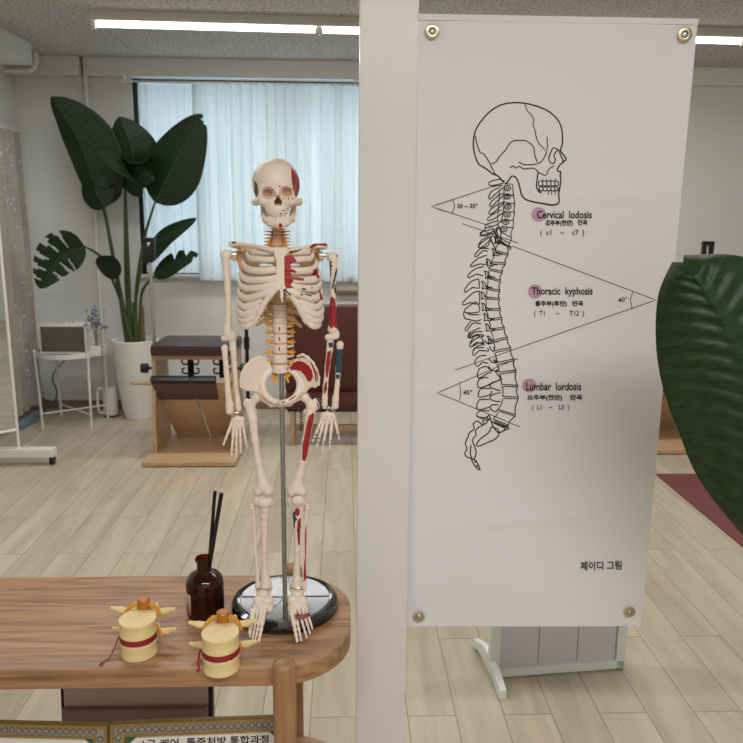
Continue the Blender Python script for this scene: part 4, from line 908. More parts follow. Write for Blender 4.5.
# ------------------------------------------------------------------ big near leaf at the right edge
gx, gy = 1.02, 1.12
gp = thing('rubber_plant', 'plant with one big glossy green leaf hanging in at the right edge', 'potted plant', (gx, gy, 0))
y1 = 1.10
LO = [(661,268),(669,262),(682,256),(700,255),(725,257),(760,262),(800,285),(835,330),(850,390),(845,450),(825,510),(795,560),(765,575),(743,545),(725,520),(708,495),(692,465),(675,425),(663,385),(657,345),(658,300)]
def big_leaf():
    # midrib from the stalk (upper right, beyond the frame) is traced from the notch at the top to the tip lower right
    tip_ = (790, 590); base_ = (683, 262)
    nu, nv = 90, 40
    mid = [(683, 262), (706, 290), (731, 330), (752, 380), (768, 440), (779, 510), (790, 590)]
    lf = [(672, 262), (658, 296), (656, 345), (663, 388), (678, 430), (706, 490), (790, 590)]
    rt = [(684, 255), (745, 257), (805, 290), (845, 350), (858, 430), (840, 520), (790, 590)]
    M_, _ = spline([Vector((*p, 0)) for p in mid], [1]*7, 15); L_, _ = spline([Vector((*p, 0)) for p in lf], [1]*7, 15); R_, _ = spline([Vector((*p, 0)) for p in rt], [1]*7, 15)
    V = []; UV = []
    for i in range(91):
        t = i/90
        for j in range(-nv, nv+1):
            s = j/nv; E = L_ if s < 0 else R_; 
            # side veins sweep: sample a little further on along the rib side
            a = abs(s); q = M_[i]*(1-a)+E[i]*a; q = q + Vector((0, -6*math.sin(math.pi*a)*math.sin(math.pi*t), 0))
            vein = math.cos(2*math.pi*(t*17 + a*1.1)); vein = 1-2*(1-abs(vein))**1.5 if False else vein
            d = .055*(1-t)*0 + .045*a**1.6*(1 if s < 0 else .6) - .0034*vein*min(1, a*5)*(1-.55*a)*min(1, t*8) + .05*t*t - .012*math.sin(3*t+2*a) - .006*math.exp(-(a*9)**2)
            if t < .1: d += (.1-t)*.35
            V.append(at(q.x, q.y, y=y1-.03+d)); UV.append((s, t*1.5, 0))
    W = 2*nv+1; F = [[i*W+j, i*W+j+1, (i+1)*W+j+1, (i+1)*W+j][::-1] for i in range(90) for j in range(2*nv)]
    o = link_mesh('leaf', V, F, M_leafn, gp, True)
    a = o.data.attributes.new('uvl', 'FLOAT_VECTOR', 'POINT'); a.data.foreach_set('vector', np.array(UV, float).ravel())
    md = o.modifiers.new('thickness', 'SOLIDIFY'); md.thickness = .0016
    mb = MB(); mb.tube([at(M_[i].x, M_[i].y, y=y1-.031+.05*(i/90)**2-.012*math.sin(3*i/90)+(.1-i/90)*.35*(i < 9)) for i in range(6, 88, 3)], [.0028*(1-i/100)+.0006 for i in range(6, 88, 3)], 8); mb.build('midrib', M_rib, o)
    return at(764, 400, y=y1-.018)
bp = big_leaf()
MB().tube([(gx, gy+.02, .42), (gx+.02, gy+.05, .9), (gx-.12, gy+.12, 1.25), (bp.x+.03, bp.y+.05, bp.z+.02), (bp.x, bp.y, bp.z)], [.014, .012, .009, .005, .004], 10, smooth_path=8).build('stalk', M_stalk, gp)
p_ = MB().lathe([(0, 0), (.11, 0), (.13, .02), (.16, .4), (.166, .42), (.155, .42), (.15, .38), (0, .38)], (gx, gy, 0), 40).build('pot', M_pot, gp)
MB().lathe([(0, .385), (.149, .39)], (gx, gy, 0), 40).build('soil', M_soil, p_)
# ------------------------------------------------------------------ skeleton model on its stand
YS = 1.285; UU = .00172
def K(px, py, d=0.0): return at(px, py, y=YS-d*UU)
M_bone = mat('bone_plastic', rgb(224, 209, 194), .42, var=.05, scale=60, bump=.08, bscale=260)
M_bone2 = mat('tan_bone_plastic', rgb(206, 170, 136), .45, var=.05, scale=60)
M_red = mat('red_muscle_paint', rgb(150, 24, 30), .4, var=.05)
M_bluep = mat('blue_muscle_paint', rgb(22, 72, 92), .4, var=.05)
M_darkp = mat('dark_green_paint', rgb(52, 56, 46), .5)
M_disc = mat('disc_tan', rgb(196, 150, 122), .5)
M_nerve = mat('orange_nerve', rgb(222, 158, 48), .45, var=.08)
M_vred = mat('artery_red', rgb(168, 60, 36), .45)
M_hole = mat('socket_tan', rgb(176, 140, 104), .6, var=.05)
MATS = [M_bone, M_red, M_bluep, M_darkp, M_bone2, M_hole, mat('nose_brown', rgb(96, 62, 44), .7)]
sk_ = thing('skeleton_model', 'white anatomical skeleton model with red and blue painted muscle areas, on a black round stand', 'skeleton model', (K(284, 604, 0).x, YS, TZ))
def zz(ox, oy, s): return lambda x, y: (ox+x/s, oy+y/s)
z2 = zz(210, 230, 4.953); z3 = zz(210, 340, 4.953); z4 = zz(210, 480, 4.127); z5 = zz(240, 560, 8.74); z6 = zz(235, 350, 8.256); zh = zz(215, 400, 12.375); zr = zz(305, 400, 13.5)
def in_poly(P, poly):
    x, y = P[:, 0], P[:, 1]; ins = np.zeros(len(P), bool); n = len(poly)
    for i in range(n):
        x0, y0 = poly[i]; x1, y1 = poly[i-1]; c = ((y0 > y) != (y1 > y)); ins ^= c & (x < (x1-x0)*(y-y0)/((y1-y0) if y1 != y0 else 1e-9)+x0)
    return ins
def painter(regions, default=0):
    """regions of real paint on the front of the bones: (outline, material, front only)"""
    def f(cen, nrm):
        fm = np.full(len(cen), default); px = proj(cen)
        for poly, mi, *fr in regions:
            ok = in_poly(px, poly)
            if not fr or fr[0]: ok &= nrm[:, 1] < 0
            fm[ok] = mi
        return fm
    return f
def bone(name, segs, parent=None, h=.0009, k=.003, paint=None, default=0, sub=None):
    """segs: round cones ((px,py,d),(px,py,d),ra_px,rb_px); ellipsoids ('e',(px,py,d),(rx,ry,rz) px)"""
    pr_ = []; lo = np.full(3, 9.); hi = np.full(3, -9.)
    for s_ in segs:
        if s_[0] == 'e':
            c = np.array(K(*s_[1])); r = np.array(s_[2])*UU; pr_.append(('e', c, r)); lo = np.minimum(lo, c-r); hi = np.maximum(hi, c+r)
        else:
            a = np.array(K(*s_[0])); b_ = np.array(K(*s_[1])); ra = s_[2]*UU; rb = (s_[3] if len(s_) > 3 else s_[2])*UU
            pr_.append(('c', a, b_, ra, rb)); m = max(ra, rb); lo = np.minimum(lo, np.minimum(a, b_)-m); hi = np.maximum(hi, np.maximum(a, b_)+m)
    def f(G):
        D = None
        for q in pr_:
            d = sd_ell(G, q[1], q[2]) if q[0] == 'e' else sd_cap(G, q[1], q[2], q[3], q[4])
            D = d if D is None else smin(D, d, k)
        for s_ in (sub or []):
            d = sd_ell(G, np.array(K(*s_[0])), np.array(s_[1])*UU); D = smax(D, -d, k*.6)
        return D
    return sculpt(name, f, lo-.004, hi+.004, h, MATS, parent or sk_, painter(paint, default) if paint or default else None)
def chain(pts): return [(pts[i][:3], pts[i+1][:3], pts[i][3], pts[i+1][3]) for i in range(len(pts)-1)]
# ---- skull
def kk(*p): return np.array(K(*p))
def skull_f(G):
    u = UU
    D = sd_ell(G, kk(276, 184, -9), np.array([23.2, 31, 25])*u)
    D = smin(D, sd_ell(G, kk(276, 181, 4), np.array([20.5, 19, 19.5])*u), .008)
    face = sd_box(G, kk(277, 197, 12), np.array([18, 10, 9.5])*u, 7*u)
    D = smin(D, face, .006)
    D = smin(D, sd_ell(G, kk(277.3, 209, 14), np.array([11.5, 9, 9])*u), .005)       # maxilla
    for s_, cx in ((-1, 266.8), (1, 287.8)):
        D = smin(D, sd_cap(G, kk(cx+s_*5, 201, 18), kk(cx+s_*11.5, 202, 8), 3.6*u, 3.4*u), .004)   # cheek bone
        D = smin(D, sd_cap(G, kk(cx+s_*11, 201.5, 9), kk(cx+s_*12.6, 201, -10), 3.6*u, 2.6*u), .003)  # zygomatic arch
        D = smin(D, sd_cap(G, kk(cx-s_*5, 186.2, 20.5), kk(cx+s_*5, 187.3, 18), 1.7*u, 1.9*u), .004)   # brow
    for cx, cy in ((267.6, 193.2), (286.7, 192.2)):
        D = smax(D, -sd_ell(G, kk(cx, cy, 23), np.array([6.8, 10, 5.5])*u), .0028)
    nose = np.minimum(sd_ell(G, kk(276.3, 202.5, 24), np.array([2.4, 7, 3.4])*u), sd_ell(G, kk(279.5, 202.3, 24), np.array([2.4, 7, 3.4])*u))
    nose = smin(nose, sd_ell(G, kk(277.8, 199, 24), np.array([2.0, 6, 3.8])*u), .002)
    D = smin(D, sd_cap(G, kk(277.7, 192.5, 21), kk(277.9, 196.5, 25), 2.0*u, 1.8*u), .003)     # nasal bone
    D = smax(D, -nose, .0012)
    for s_, x in ((-1, 250.5), (1, 301.5)):
        D = smax(D, -sd_ell(G, kk(x, 189, 4), np.array([6, 10, 12])*u), .005)          # temple hollow
    return D
skr = [([(291,168),(296,171),(299,178),(300,190),(298,197),(295,197),(293,188),(291.5,178)], 1, False), ([(254.5,181),(256.5,182),(258.5,192),(256.5,198),(254.5,192)], 3, False)]
for cx, cy, r, mi in ((279.6,186.3,.9,3),(283.5,198.5,.8,1),(288.6,199,.9,1),(292.4,198.6,.9,3),(283.8,210.5,.8,3),(281,213.8,1.1,3),(285.5,213.8,.8,3),(287,208.8,.7,1),(290,200.5,.6,1),(286,199.8,.5,1)):
    skr.append(([(cx+r*math.cos(t), cy+r*math.sin(t)) for t in np.arange(0, 6.2, .8)], mi))
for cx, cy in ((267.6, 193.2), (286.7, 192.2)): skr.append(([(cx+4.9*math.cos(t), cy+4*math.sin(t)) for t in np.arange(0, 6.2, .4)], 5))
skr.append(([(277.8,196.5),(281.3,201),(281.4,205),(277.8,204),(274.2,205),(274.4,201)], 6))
c0 = kk(276, 188, -9)
skull = sculpt('skull', skull_f, c0-np.array([30, 46, 38])*UU, c0+np.array([30, 46, 32])*UU, .00085, MATS, sk_, painter(skr))
def jaw_f(G):
    u = UU; D = sd_ell(G, kk(278.3, 223, 19), np.array([8, 4.5, 5])*u)
    P = {-1: [(271, 222.5, 17), (266, 219.5, 8), (263.8, 214.5, -1), (262.3, 202, -6)], 1: [(286, 222, 17), (291.2, 219, 8), (292.8, 214, -1), (294.2, 202, -6)]}
    for s_ in P:
        p = P[s_]; p = [(278.3, 223, 20)]+p; R = [4.8, 4.3, 3.6, 3.0, 2.2]
        for i in range(4): D = smin(D, sd_cap(G, kk(*p[i]), kk(*p[i+1]), R[i]*u, R[i+1]*u), .003)
    D = smin(D, sd_cap(G, kk(269.5, 218.6, 17), kk(278, 219.6, 22), 2.4*u, 2.6*u), .002); D = smin(D, sd_cap(G, kk(278, 219.6, 22), kk(287, 218.2, 17), 2.6*u, 2.4*u), .002)
    return D
c0 = kk(278, 214, 6)
sculpt('jaw', jaw_f, c0-np.array([22, 24, 18])*UU, c0+np.array([22, 22, 18])*UU, .0008, MATS, skull, painter([([(279.5,222.5),(282,224),(282.5,226.5),(280,228),(278.5,225.5)], 1)]))
mb = MB()
for row, y0, hh in ((0, 215.6, 1.35), (1, 218.2, 1.15)):
    for k in range(10):
        a = (k-4.5)/4.6; x = 278.2+8.6*math.sin(a*1.15); d = 21.2-7*(1-math.cos(a*1.15))*1.0
        y = y0 - .9*a*a + (0 if row == 0 else .0)
        c = K(x, y, d); sph(mb, c, (.95*UU*(1-.25*abs(a)), 1.2*UU, hh*UU), 8, 6)
mb.build('teeth', M_bone, skull)
# ---- spine: discs as the column, vertebrae and nerve roots as its pieces
lev = []   # (px, py, d, halfwidth px, halfheight px, kind)
for i in range(7): lev.append((277.6-.1*i, 226.5+3.4*i, -6+.3*i, 5.2+.25*i, 1.35, 'c'))
for i in range(12): lev.append((278.3+.15*i, 250+6.15*i*(1+.004*i), -6-3.2*math.sin(math.pi*i/11), 6+.14*i, 2.3+.09*i, 't'))
for i in range(5): lev.append((280.2+.0*i, 327.8+10.1*i, -4+2.0*math.sin(math.pi*(i+.5)/5), 7.3+.12*i, 4.25, 'l'))
mb = MB()
for a, b_ in zip(lev[:-1], lev[1:]):
    A = K(a[0], a[1]+a[4], a[2]); B = K(b_[0], b_[1]-b_[4], b_[2]); m_ = (A+B)/2; r = (a[3]+b_[3])/2*.96*UU; hh = max(.0008, abs(A.z-B.z)/2+.0004)
    V0 = len(mb.V); mb.lathe([(0, -hh), (r*.95, -hh), (r, 0), (r*.95, hh), (0, hh)], m_, 24)
    mb.V[V0:] = [(v[0], m_.y+(v[1]-m_.y)*.8, v[2]) for v in mb.V[V0:]]
spine = mb.build('spine', M_disc, sk_)
for i, (px, py, d, w, hh, kind) in enumerate(lev):
    c = K(px, py, d); mb = MB(); r = w*UU; H = hh*UU
    mb.lathe([(0, -H), (r*.96, -H), (r*1.0, -H*.8), (r*.9, 0), (r*1.0, H*.8), (r*.96, H), (0, H)], c, 24)
    mb.V = [(v[0], c.y+(v[1]-c.y)*.8, v[2]) for v in mb.V]; mb.V = [Vector(v) for v in mb.V]
    back = r*.8
    tw = {'c': 1.35, 't': 1.9, 'l': 1.75}[kind]
    for s_ in (-1, 1): mb.tube([c+Vector((s_*r*.4, back*.9, 0)), c+Vector((s_*r*tw, back*1.5, .0015)), ], [.0032 if kind != 'c' else .0018, .002 if kind != 'c' else .0014], 8)
    mb.tube([c+Vector((0, back*.8, 0)), c+Vector((0, back*2.0, -.002)), c+Vector((0, back*2.7, -.006 if kind != 'l' else -.002))], [.004, .0028, .0022], 8, flat=1.4)
    if kind == 'l' and 0 <= i-19 < 3:
        mb.mi = 1; q = MB(); mb.box(c+Vector((-.0013, -r*.8-.0006, -.0035)), c+Vector((.0007, -r*.8+.004, .0035)))
    mb.build('vertebra', [M_bone2 if i < 16 else M_bone, M_red], spine)
mb = MB()
def nroot(px, py, d, s_, L, kind):
    a = K(px, py, d-4); 
    if kind == 'c': mb.tube([a, K(px+s_*L*.6, py-.4, d-2), K(px+s_*L, py-.1, d-1)], [.0017, .0015, .0011], 6)
    else:
        mb.tube([a, K(px+s_*L*.6, py+.8, d-2), K(px+s_*L, py+.2, d)], [.0030, .0026, .0014], 8, smooth_path=3)
        mb.tube([K(px+s_*L*.35, py+.5, d-2), K(px+s_*L*.8, py+3.0, d-1)], [.0022, .001], 6)
        mb.tube([K(px+s_*L*.35, py, d-3), K(px+s_*L*.85, py-2.5, d-2)], [.002, .001], 6)
for i in range(1, 7):
    for s_ in (-1, 1): (nroot(lev[i][0]+s_*4, lev[i][1]+1.7, lev[i][2], s_, 9.0, 'c'), mb.build('nerve_root', M_nerve, spine), mb.__init__())
for s_ in (-1, 1):
    mb.tube([K(lev[4][0]+s_*6.2, lev[4][1]-3, -7), K(lev[5][0]+s_*7.4, lev[5][1], -7), K(lev[6][0]+s_*10, lev[6][1]+2, -7)], [.0016, .0028, .002], 6, smooth_path=3); mb.build('nerve_root', M_nerve, spine); mb.__init__()
for i in range(15, 24):
    for s_ in (-1, 1): nroot(lev[i][0]+s_*6, lev[i][1]+(3.6 if i > 18 else 2.2), lev[i][2]-2, s_, 9, 'l'); mb.build('nerve_root', M_nerve, spine); mb.__init__()
for s_, pts in ((-1, [(275,372,-9),(273.5,378,-7),(274,384,-4)]), (1, [(283,372,-9),(286.5,377,-7),(288.5,383,-4)]), (-1, [(275,372,-9),(277,380,-6)]), (1, [(284,374,-8),(290,376,-6)])):
    mb.tube([K(*p) for p in pts], [.0034, .0028, .0012][:len(pts)], 8, smooth_path=4); mb.build('nerve_root', M_nerve, spine); mb.__init__()
mb = MB()
for i in (2, 4):
    for s_ in (-1, 1): mb.tube([K(lev[i][0]+s_*5.2, lev[i][1]-2.5, -2), K(lev[i][0]+s_*5.4, lev[i][1]+2.6, -2)], .0012, 6)
mb.build('artery', M_vred, spine)
# ---- rib cage
side = {1: (250.5, 249.5, 258, 251.5, 271, 252.5), 2: (247, 254.5, 256, 258.5, 274.5, 259.5), 3: (243.2, 263.5, 254, 270, 276, 269.5), 4: (240.6, 273.5, 251.5, 279.5, 276.5, 278),
        5: (239.6, 283, 250.5, 288, 276.8, 284), 6: (238.8, 292.6, 250, 297.6, 276.8, 288), 7: (238, 300.7, 248, 306.5, 263, 300.5), 8: (237.6, 309, 246, 313.8, 260.5, 307), 9: (238, 316, 246.8, 320, 258, 312.8), 10: (240, 321.5, 247.5, 325.5, 254.5, 320.5)}
def ribpath(i, s_):
    mxp = lambda x: x if s_ < 0 else 560.6-x*1.0+ (0.4 if x > 260 else 0)
    sx, sy, mx_, my_, ex, ey = side[i]; sx2 = sx + (0 if s_ < 0 else .8)
    v = lev[6+i]; yb = v[1]; cx = 280.3; dx = cx-sx
    dep = 1.0 if i > 2 else .62+.15*i
    ed = 24+6*min(i, 7)/7 if i < 7 else {7: 27.5, 8: 27, 9: 25.5, 10: 22.5}[i]; 
    P = [(cx-5.5, yb, v[2]-5), (cx-dx*.45, yb-1, v[2]-13*dep), (cx-dx*.82, yb*.55+sy*.45, v[2]-8*dep), (sx2, sy-.4, 5*dep), ((sx+mx_)/2-1.8, (sy+my_)/2+1.8, 15*dep), (mx_, my_+.5, 22*dep)]
    if i <= 6: P += [((mx_+ex)/2, (my_+ey)/2+(1.2 if i > 2 else .6), ed*dep+1), (ex, ey, (ed+2)*dep if i > 1 else 22)]
    else: P += [(ex, ey, ed)]
    return [K(mxp(p[0]), p[1], p[2]) for p in P]
REDR = [[(284.2,256.5),(289,255),(293,256),(296.5,262),(290,263),(290.5,268),(299,271.8),(291,272.5),(291,276),(304,278.5),(304,280.5),(292,280.5),(292,285),(294,288),(286,289.5),(284.2,280),(284,265)],
        [(313,270),(316,268),(318.5,274),(320,278),(317,278.5)], [(319,289),(322,294),(323,301),(320,299)]]
BLUR = [[(303,288.5),(312.5,287.6),(312.5,288.8),(303,289.6)], [(300,293.5),(312,295),(311.5,296.2),(300,294.6)]]
for s_ in (-1, 1):
    for i in range(1, 11):
        pts = ribpath(i, s_); rr = [2.0, 2.3, 2.6, 3.2, 3.5, 3.5, 3.4, 3.5][:len(pts)]
        if i < 3: rr = [r*.85 for r in rr]
        if i > 8: rr = [r*.9 for r in rr]
        mb = MB(); mb.tube(pts, [r*UU for r in rr], 12, up=(0, 0, 1), smooth_path=7)
        # flatten radially: squeeze across the axis `a` (horizontal normal)
        P_, R_ = spline(pts, [r*UU for r in rr], 7); V = []
        for q in range(len(P_)):
            d = P_[min(q+1, len(P_)-1)]-P_[max(q-1, 0)]; a, b_ = frame_of(d, (0, 0, 1))
            for k in range(12):
                t = 2*math.pi*k/12; V.append(P_[q]+a*(math.cos(t)*R_[q]*.62)+b_*(math.sin(t)*R_[q]))
        F = mb.F; Vn = np.array([v[:] for v in V]); fm = None
        if s_ > 0:
            cen = np.array([Vn[f].mean(0) for f in F]); nr = np.array([np.cross(Vn[f[2]]-Vn[f[0]], Vn[f[3]]-Vn[f[1]]) for f in F]); fm = painter([(p, 1) for p in REDR]+[(p, 2) for p in BLUR])(cen, nr)
        link_mesh('rib', Vn, F, MATS, sk_, True, fm)
for pts in ([(274, 309, -9), (262, 315, -14), (250, 322, -4)], [(274, 316, -8), (265, 320, -12), (256.5, 325.5, -6)], [(286, 309, -9), (298, 313, -14), (311, 322, -4), (317, 327, 2)], [(286, 316, -8), (294, 321, -12), (301.5, 327, -6)]):
    MB().tube([K(*p) for p in pts], [2.1*UU, 2.4*UU]+[1.9*UU]*(len(pts)-3)+[1.2*UU], 10, smooth_path=6).build('rib', M_bone2, sk_)
# sternum with the costal margin
def stern_f(G):
    X, Z_ = G[..., 0], G[..., 2]
    pl = [(272.5,248.5),(277,247.3),(280,248.5),(283,247.3),(287.5,248.5),(285.5,256),(284.6,262),(285,280),(284.5,287),(283,290),(285,297),(282.6,302),(280.8,297),(280.5,290),(277.5,288),(276.3,280),(276.6,262),(275,256)]
    PW = [K(x, y, 30) for x, y in pl]; d2 = sd_poly(X, Z_, [(p.x, p.z) for p in PW])
    yc = YS-(27+(1.46*0)+0)*UU - (PW[0].z-Z_)*.10
    D = smax(d2-.0008, np.abs(G[..., 1]-yc)-.0028, .002)
    for s_ in (-1, 1):
        m = lambda x: x if s_ < 0 else 561-x
        for a, b_, ra, rb in (((255, 321.5, 23), (259.5, 312, 26), 2.8, 3.1), ((259.5, 312, 26), (264, 303, 28), 3.1, 3.2), ((264, 303, 28), (270, 295.5, 30), 3.2, 2.9), ((270, 295.5, 30), (277.5, 287.5, 31), 2.9, 2.6)):
            D = smin(D, sd_cap(G, kk(m(a[0]), *a[1:]), kk(m(b_[0]), *b_[1:]), ra*UU, rb*UU), .002)
    return D
a = kk(252, 330, 38); b_ = kk(309, 244, 12)
sculpt('sternum', stern_f, np.minimum(a, b_), np.maximum(a, b_), .0009, MATS, sk_, painter([(REDR[0], 1), ([(283.5,289),(285.5,289),(292,295),(290,296),(285,291),(284.5,301),(283,300)], 3)]))
def redf(G):
    PW = [K(x, y, 30) for x, y in REDR[0]]; d2 = sd_poly(G[..., 0], G[..., 2], [(p.x, p.z) for p in PW])
    yc = YS-27*UU-(K(272.5, 248.5, 30).z-G[..., 2])*.10+np.clip(np.abs(G[..., 0]-K(280.5, 260, 28).x)/UU-4, 0, 40)*.10*UU
    return smax(d2, np.abs(G[..., 1]-yc)-.0024, .0008)
a = kk(282, 292, 36); b_ = kk(306, 253, 20)
sculpt('muscle_patch', redf, np.minimum(a, b_), np.maximum(a, b_), .0007, M_red, sk_)
# ---- shoulders
def plate(name, poly, yc, th, segs, paint=None, h=.001, k=.002, default=0, extra=None, more=()):
    PW = [K(*p) for p in poly]; W2 = [(p.x, p.z) for p in PW]; lo = np.array([min(p[i] for p in PW) for i in range(3)]); hi = np.array([max(p[i] for p in PW) for i in range(3)])
    for q in more: lo = np.minimum(lo, kk(*q)); hi = np.maximum(hi, kk(*q))
    for s_ in segs:
        for q in s_[:2]: lo = np.minimum(lo, kk(*q)-max(s_[2:])*UU); hi = np.maximum(hi, kk(*q)+max(s_[2:])*UU)
    def f(G):
        d2 = sd_poly(G[..., 0], G[..., 2], W2); y = YS-yc(G[..., 0], G[..., 2])*UU
        D = smax(d2, np.abs(G[..., 1]-y)-th*UU, .002)
        for s_ in segs: D = smin(D, sd_cap(G, kk(*s_[0]), kk(*s_[1]), s_[2]*UU, s_[3]*UU), k)
        if extra is not None: D = extra(G, D)
        return D
    return sculpt(name, f, lo-.008, hi+.008, h, MATS, sk_, painter(paint or [], default))
plate('shoulder_blade', [(233.5,252,-10),(240,250,-10),(258,247,-10),(262,258,-10),(250,292,-10),(245,291,-10),(241,276,-10),(237,262,-10)], lambda x, z: -12+0*x, 1.6,
      [((262, 256, -18), (246, 249, -14), 1.8, 2.2), ((246, 249, -14), (233, 244.5, -2), 2.2, 3.0), ((235, 254, -7), (234, 258, -6), 3.2, 3.0), ((240, 250.5, -8), (243.5, 249.5, 4), 2.4, 2.2)], default=4)
plate('shoulder_blade', [(322.5,253,-10),(316,250,-10),(300,247,-10),(297,258,-10),(309,292,-10),(313,291,-10),(317,280,-10),(319,264,-10)], lambda x, z: -12+0*x, 1.6,
      [((297, 256, -18), (312, 249.5, -14), 1.8, 2.2), ((312, 249.5, -14), (325, 246, -2), 2.2, 3.0), ((320.5, 254.5, -7), (321.5, 258, -6), 3.2, 3.0), ((317, 251, -8), (313, 250, 4), 2.4, 2.2)], default=4, paint=[([(313,262),(317,263),(319.5,277),(315,279),(311.5,272)], 1)])
bone('collarbone', chain([(272, 250, 26, 2.6), (262, 247.6, 22, 2.1), (250, 245.3, 12, 2.1), (240, 243.9, 4, 2.3), (231, 244, 0, 2.7)]), paint=[([(231,240),(236,240),(236,243.5),(232,243.5)], 3)], k=.002)
bone('collarbone', chain([(287, 252, 26, 2.4), (296, 249.6, 22, 2.0), (306, 248, 12, 2.0), (315, 246, 5, 2.3), (325, 245.8, 1, 2.7)]), paint=[([(288,251.5),(303,249),(303,251),(290,253.5)], 1), ([(309,247.5),(313,243.5),(320,242),(327,244),(327,246.5),(318,245),(312,248.5)], 1)], k=.002)
# metal hangers of the arms and wrists
mb = MB()
for a, b_ in (((228, 254.5, -4), (236, 254.5, -5)), ((320, 255, -5), (329, 255.5, -4))): mb.tube([K(*a), K(*b_)], .0034, 10)
mb.build('shoulder_pin', M_steel, sk_)
# ---- arms
armL = bone('upper_arm_bone', [('e', (225.4, 254.5, -2), (5.4, 5, 5.2)), ('e', (229, 254, -3), (3.6, 4, 4))]+chain([(226, 257, -2, 4.6), (226.3, 266, -2, 3.7), (228, 290, -3, 3.1), (228.6, 312, -3, 3.1), (227.8, 326, -3, 3.8), (227.2, 333, -3, 4.6)])+[((223.8, 338.5, -3), (233.5, 337, -3), 3.0, 3.6), ((227.2, 330, -3), (234, 336, -3), 3.4, 2.6)])
bone('forearm_bone', chain([(224.6, 348.5, -1, 3.6), (225, 356, -1, 2.5), (226.5, 372, -1, 2.7), (228, 392, 0, 2.8), (229.6, 405, 0, 3.9), (229.8, 411, 0, 4.2)]), armL)
bone('forearm_bone', chain([(232.6, 341, -5, 3.4), (233, 349, -4, 3.4), (234.5, 364, -4, 2.5), (236, 385, -3, 2.3), (238, 402, -2, 2.7), (238.6, 408.5, -2, 3.2)])+[((232.4, 340, -5), (234.5, 335, -7), 3, 2.6)], armL)
armR = bone('upper_arm_bone', [('e', (333.4, 257.5, -2), (5.6, 5, 5.2)), ('e', (329.5, 256, -3), (3.6, 4, 4))]+chain([(333.6, 260, -2, 4.7), (333.8, 268, -2, 3.7), (333, 290, -3, 2.7), (333, 306, -3, 3.1), (333, 322, -3, 3.4), (332.6, 329, -3, 4.4)])+[((328, 337.5, -3), (336, 336, -3), 3.4, 3.6), ((332, 329, -3), (336.5, 333, -3), 4.4, 3.0)],
     paint=[([(329.5,301),(331.5,296),(335,299),(337,315),(337.5,329),(334,327),(331,329),(328.5,325)], 1), ([(329,262),(331,262),(331.5,275),(329.5,280)], 2), ([(336,268),(337.5,270),(333,290),(331.5,288)], 2), ([(334.5,284),(336.5,285),(336,294),(334,292)], 3)]+[([(x+1*math.cos(t), y+1*math.sin(t)) for t in np.arange(0, 6.2, .9)], 3) for x, y in ((331, 262), (336.5, 256), (331.5, 266))])
bone('forearm_bone', chain([(330.2, 342.5, -4, 3.6), (329.6, 350, -4, 3.2), (327.5, 366, -4, 2.6), (325.5, 386, -3, 2.5), (324.8, 398, -2, 2.8), (324.6, 404.5, -2, 3.2)]), armR,
     paint=[([(327.5,352),(331,350),(330.5,362),(327.5,378),(325.8,377),(325.5,366)], 1), ([(324.5,384),(327,380),(327,390),(325,394),(323.5,392)], 1), ([(328,343),(333,342),(333,347),(329.5,348)], 2)])
bone('forearm_bone', chain([(340, 344.5, -1, 3.8), (339.6, 352, -1, 2.8), (338.5, 368, -1, 2.8), (337.2, 385, 0, 2.4), (335.6, 399, 0, 3.2), (335, 406, 0, 3.7)]), armR, paint=[([(336,349),(343,349),(341.5,373),(336,373)], 2, False), ([(336,374.5),(340,374.5),(339.5,379),(336,379)], 2, False)])
mb = MB()
for p in ([(231, 413, -1), (239, 412.5, -2)], [(226, 345, -2), (224, 345.5, -2)], [(323, 408, -2), (336, 408, -1)], [(328, 406.5, 0), (332, 409.5, 1), (336, 413, 0)], [(230, 339.5, -3), (232, 344, -3)], [(233.5, 410, -1), (236, 416, -1)], [(326, 405, -1), (328, 412, -1)]): mb.tube([K(*q) for q in p], .0016, 8, smooth_path=3)
mb.build('joint_wire', M_steel, sk_)
def finger(p, tip, r0, r1, joints=3, d0=2, d1=6):
    """phalanges with knuckle ends along a line"""
    out = []; n = joints
    r0, r1 = r0*1.42, r1*1.5
    fr_ = {3: [0, .42, .72, 1], 2: [0, .58, 1], 4: [0, .36, .62, .82, 1]}[n]
    for i in range(n):
        a = [p[k]+(tip[k]-p[k])*fr_[i] for k in (0, 1)]+[d0+(d1-d0)*math.sin(fr_[i]*2.2)]; b_ = [p[k]+(tip[k]-p[k])*fr_[i+1] for k in (0, 1)]+[d0+(d1-d0)*math.sin(fr_[i+1]*2.2)]
        m = [(a[k]+b_[k])/2 for k in range(3)]; ra = r0+(r1-r0)*fr_[i]; rb = r0+(r1-r0)*fr_[i+1]; g = .12
        a2 = [a[k]*(1-g)+b_[k]*g for k in range(3)]
        out += [(a2, m, ra, ra*.66), (m, b_, ra*.66, rb*1.0)]
    return out
def hand(F, carp, parent, paint=None):
    segs = [('e', c, r) for c, r in carp]
    for p, tip, r0, r1, n in F: segs += finger(p, tip, r0, r1, n)
    return bone('hand_bones', segs, parent, h=.0006, k=.0008, paint=paint)
hand([(zh(235, 300), zh(203, 688), 1.35, .85, 4), (zh(268, 300), zh(264, 690), 1.4, .85, 4), (zh(305, 295), zh(320, 650), 1.35, .8, 4), (zh(340, 285), zh(392, 570), 1.25, .75, 4), (zh(215, 270), zh(105, 548), 1.5, .85, 3)],
     [((*zh(235, 255), 2), (3.2, 2.6, 3.4)), ((*zh(275, 235), 2), (4.0, 2.8, 3.6)), ((*zh(325, 240), 2), (3.6, 2.6, 3.4)), ((*zh(265, 285), 2), (4.2, 2.4, 2.2)), ((*zh(320, 275), 2), (3.6, 2.4, 2.4)), ((*zh(280, 300), 2), (6.6, 2.0, 3.6))], armL)
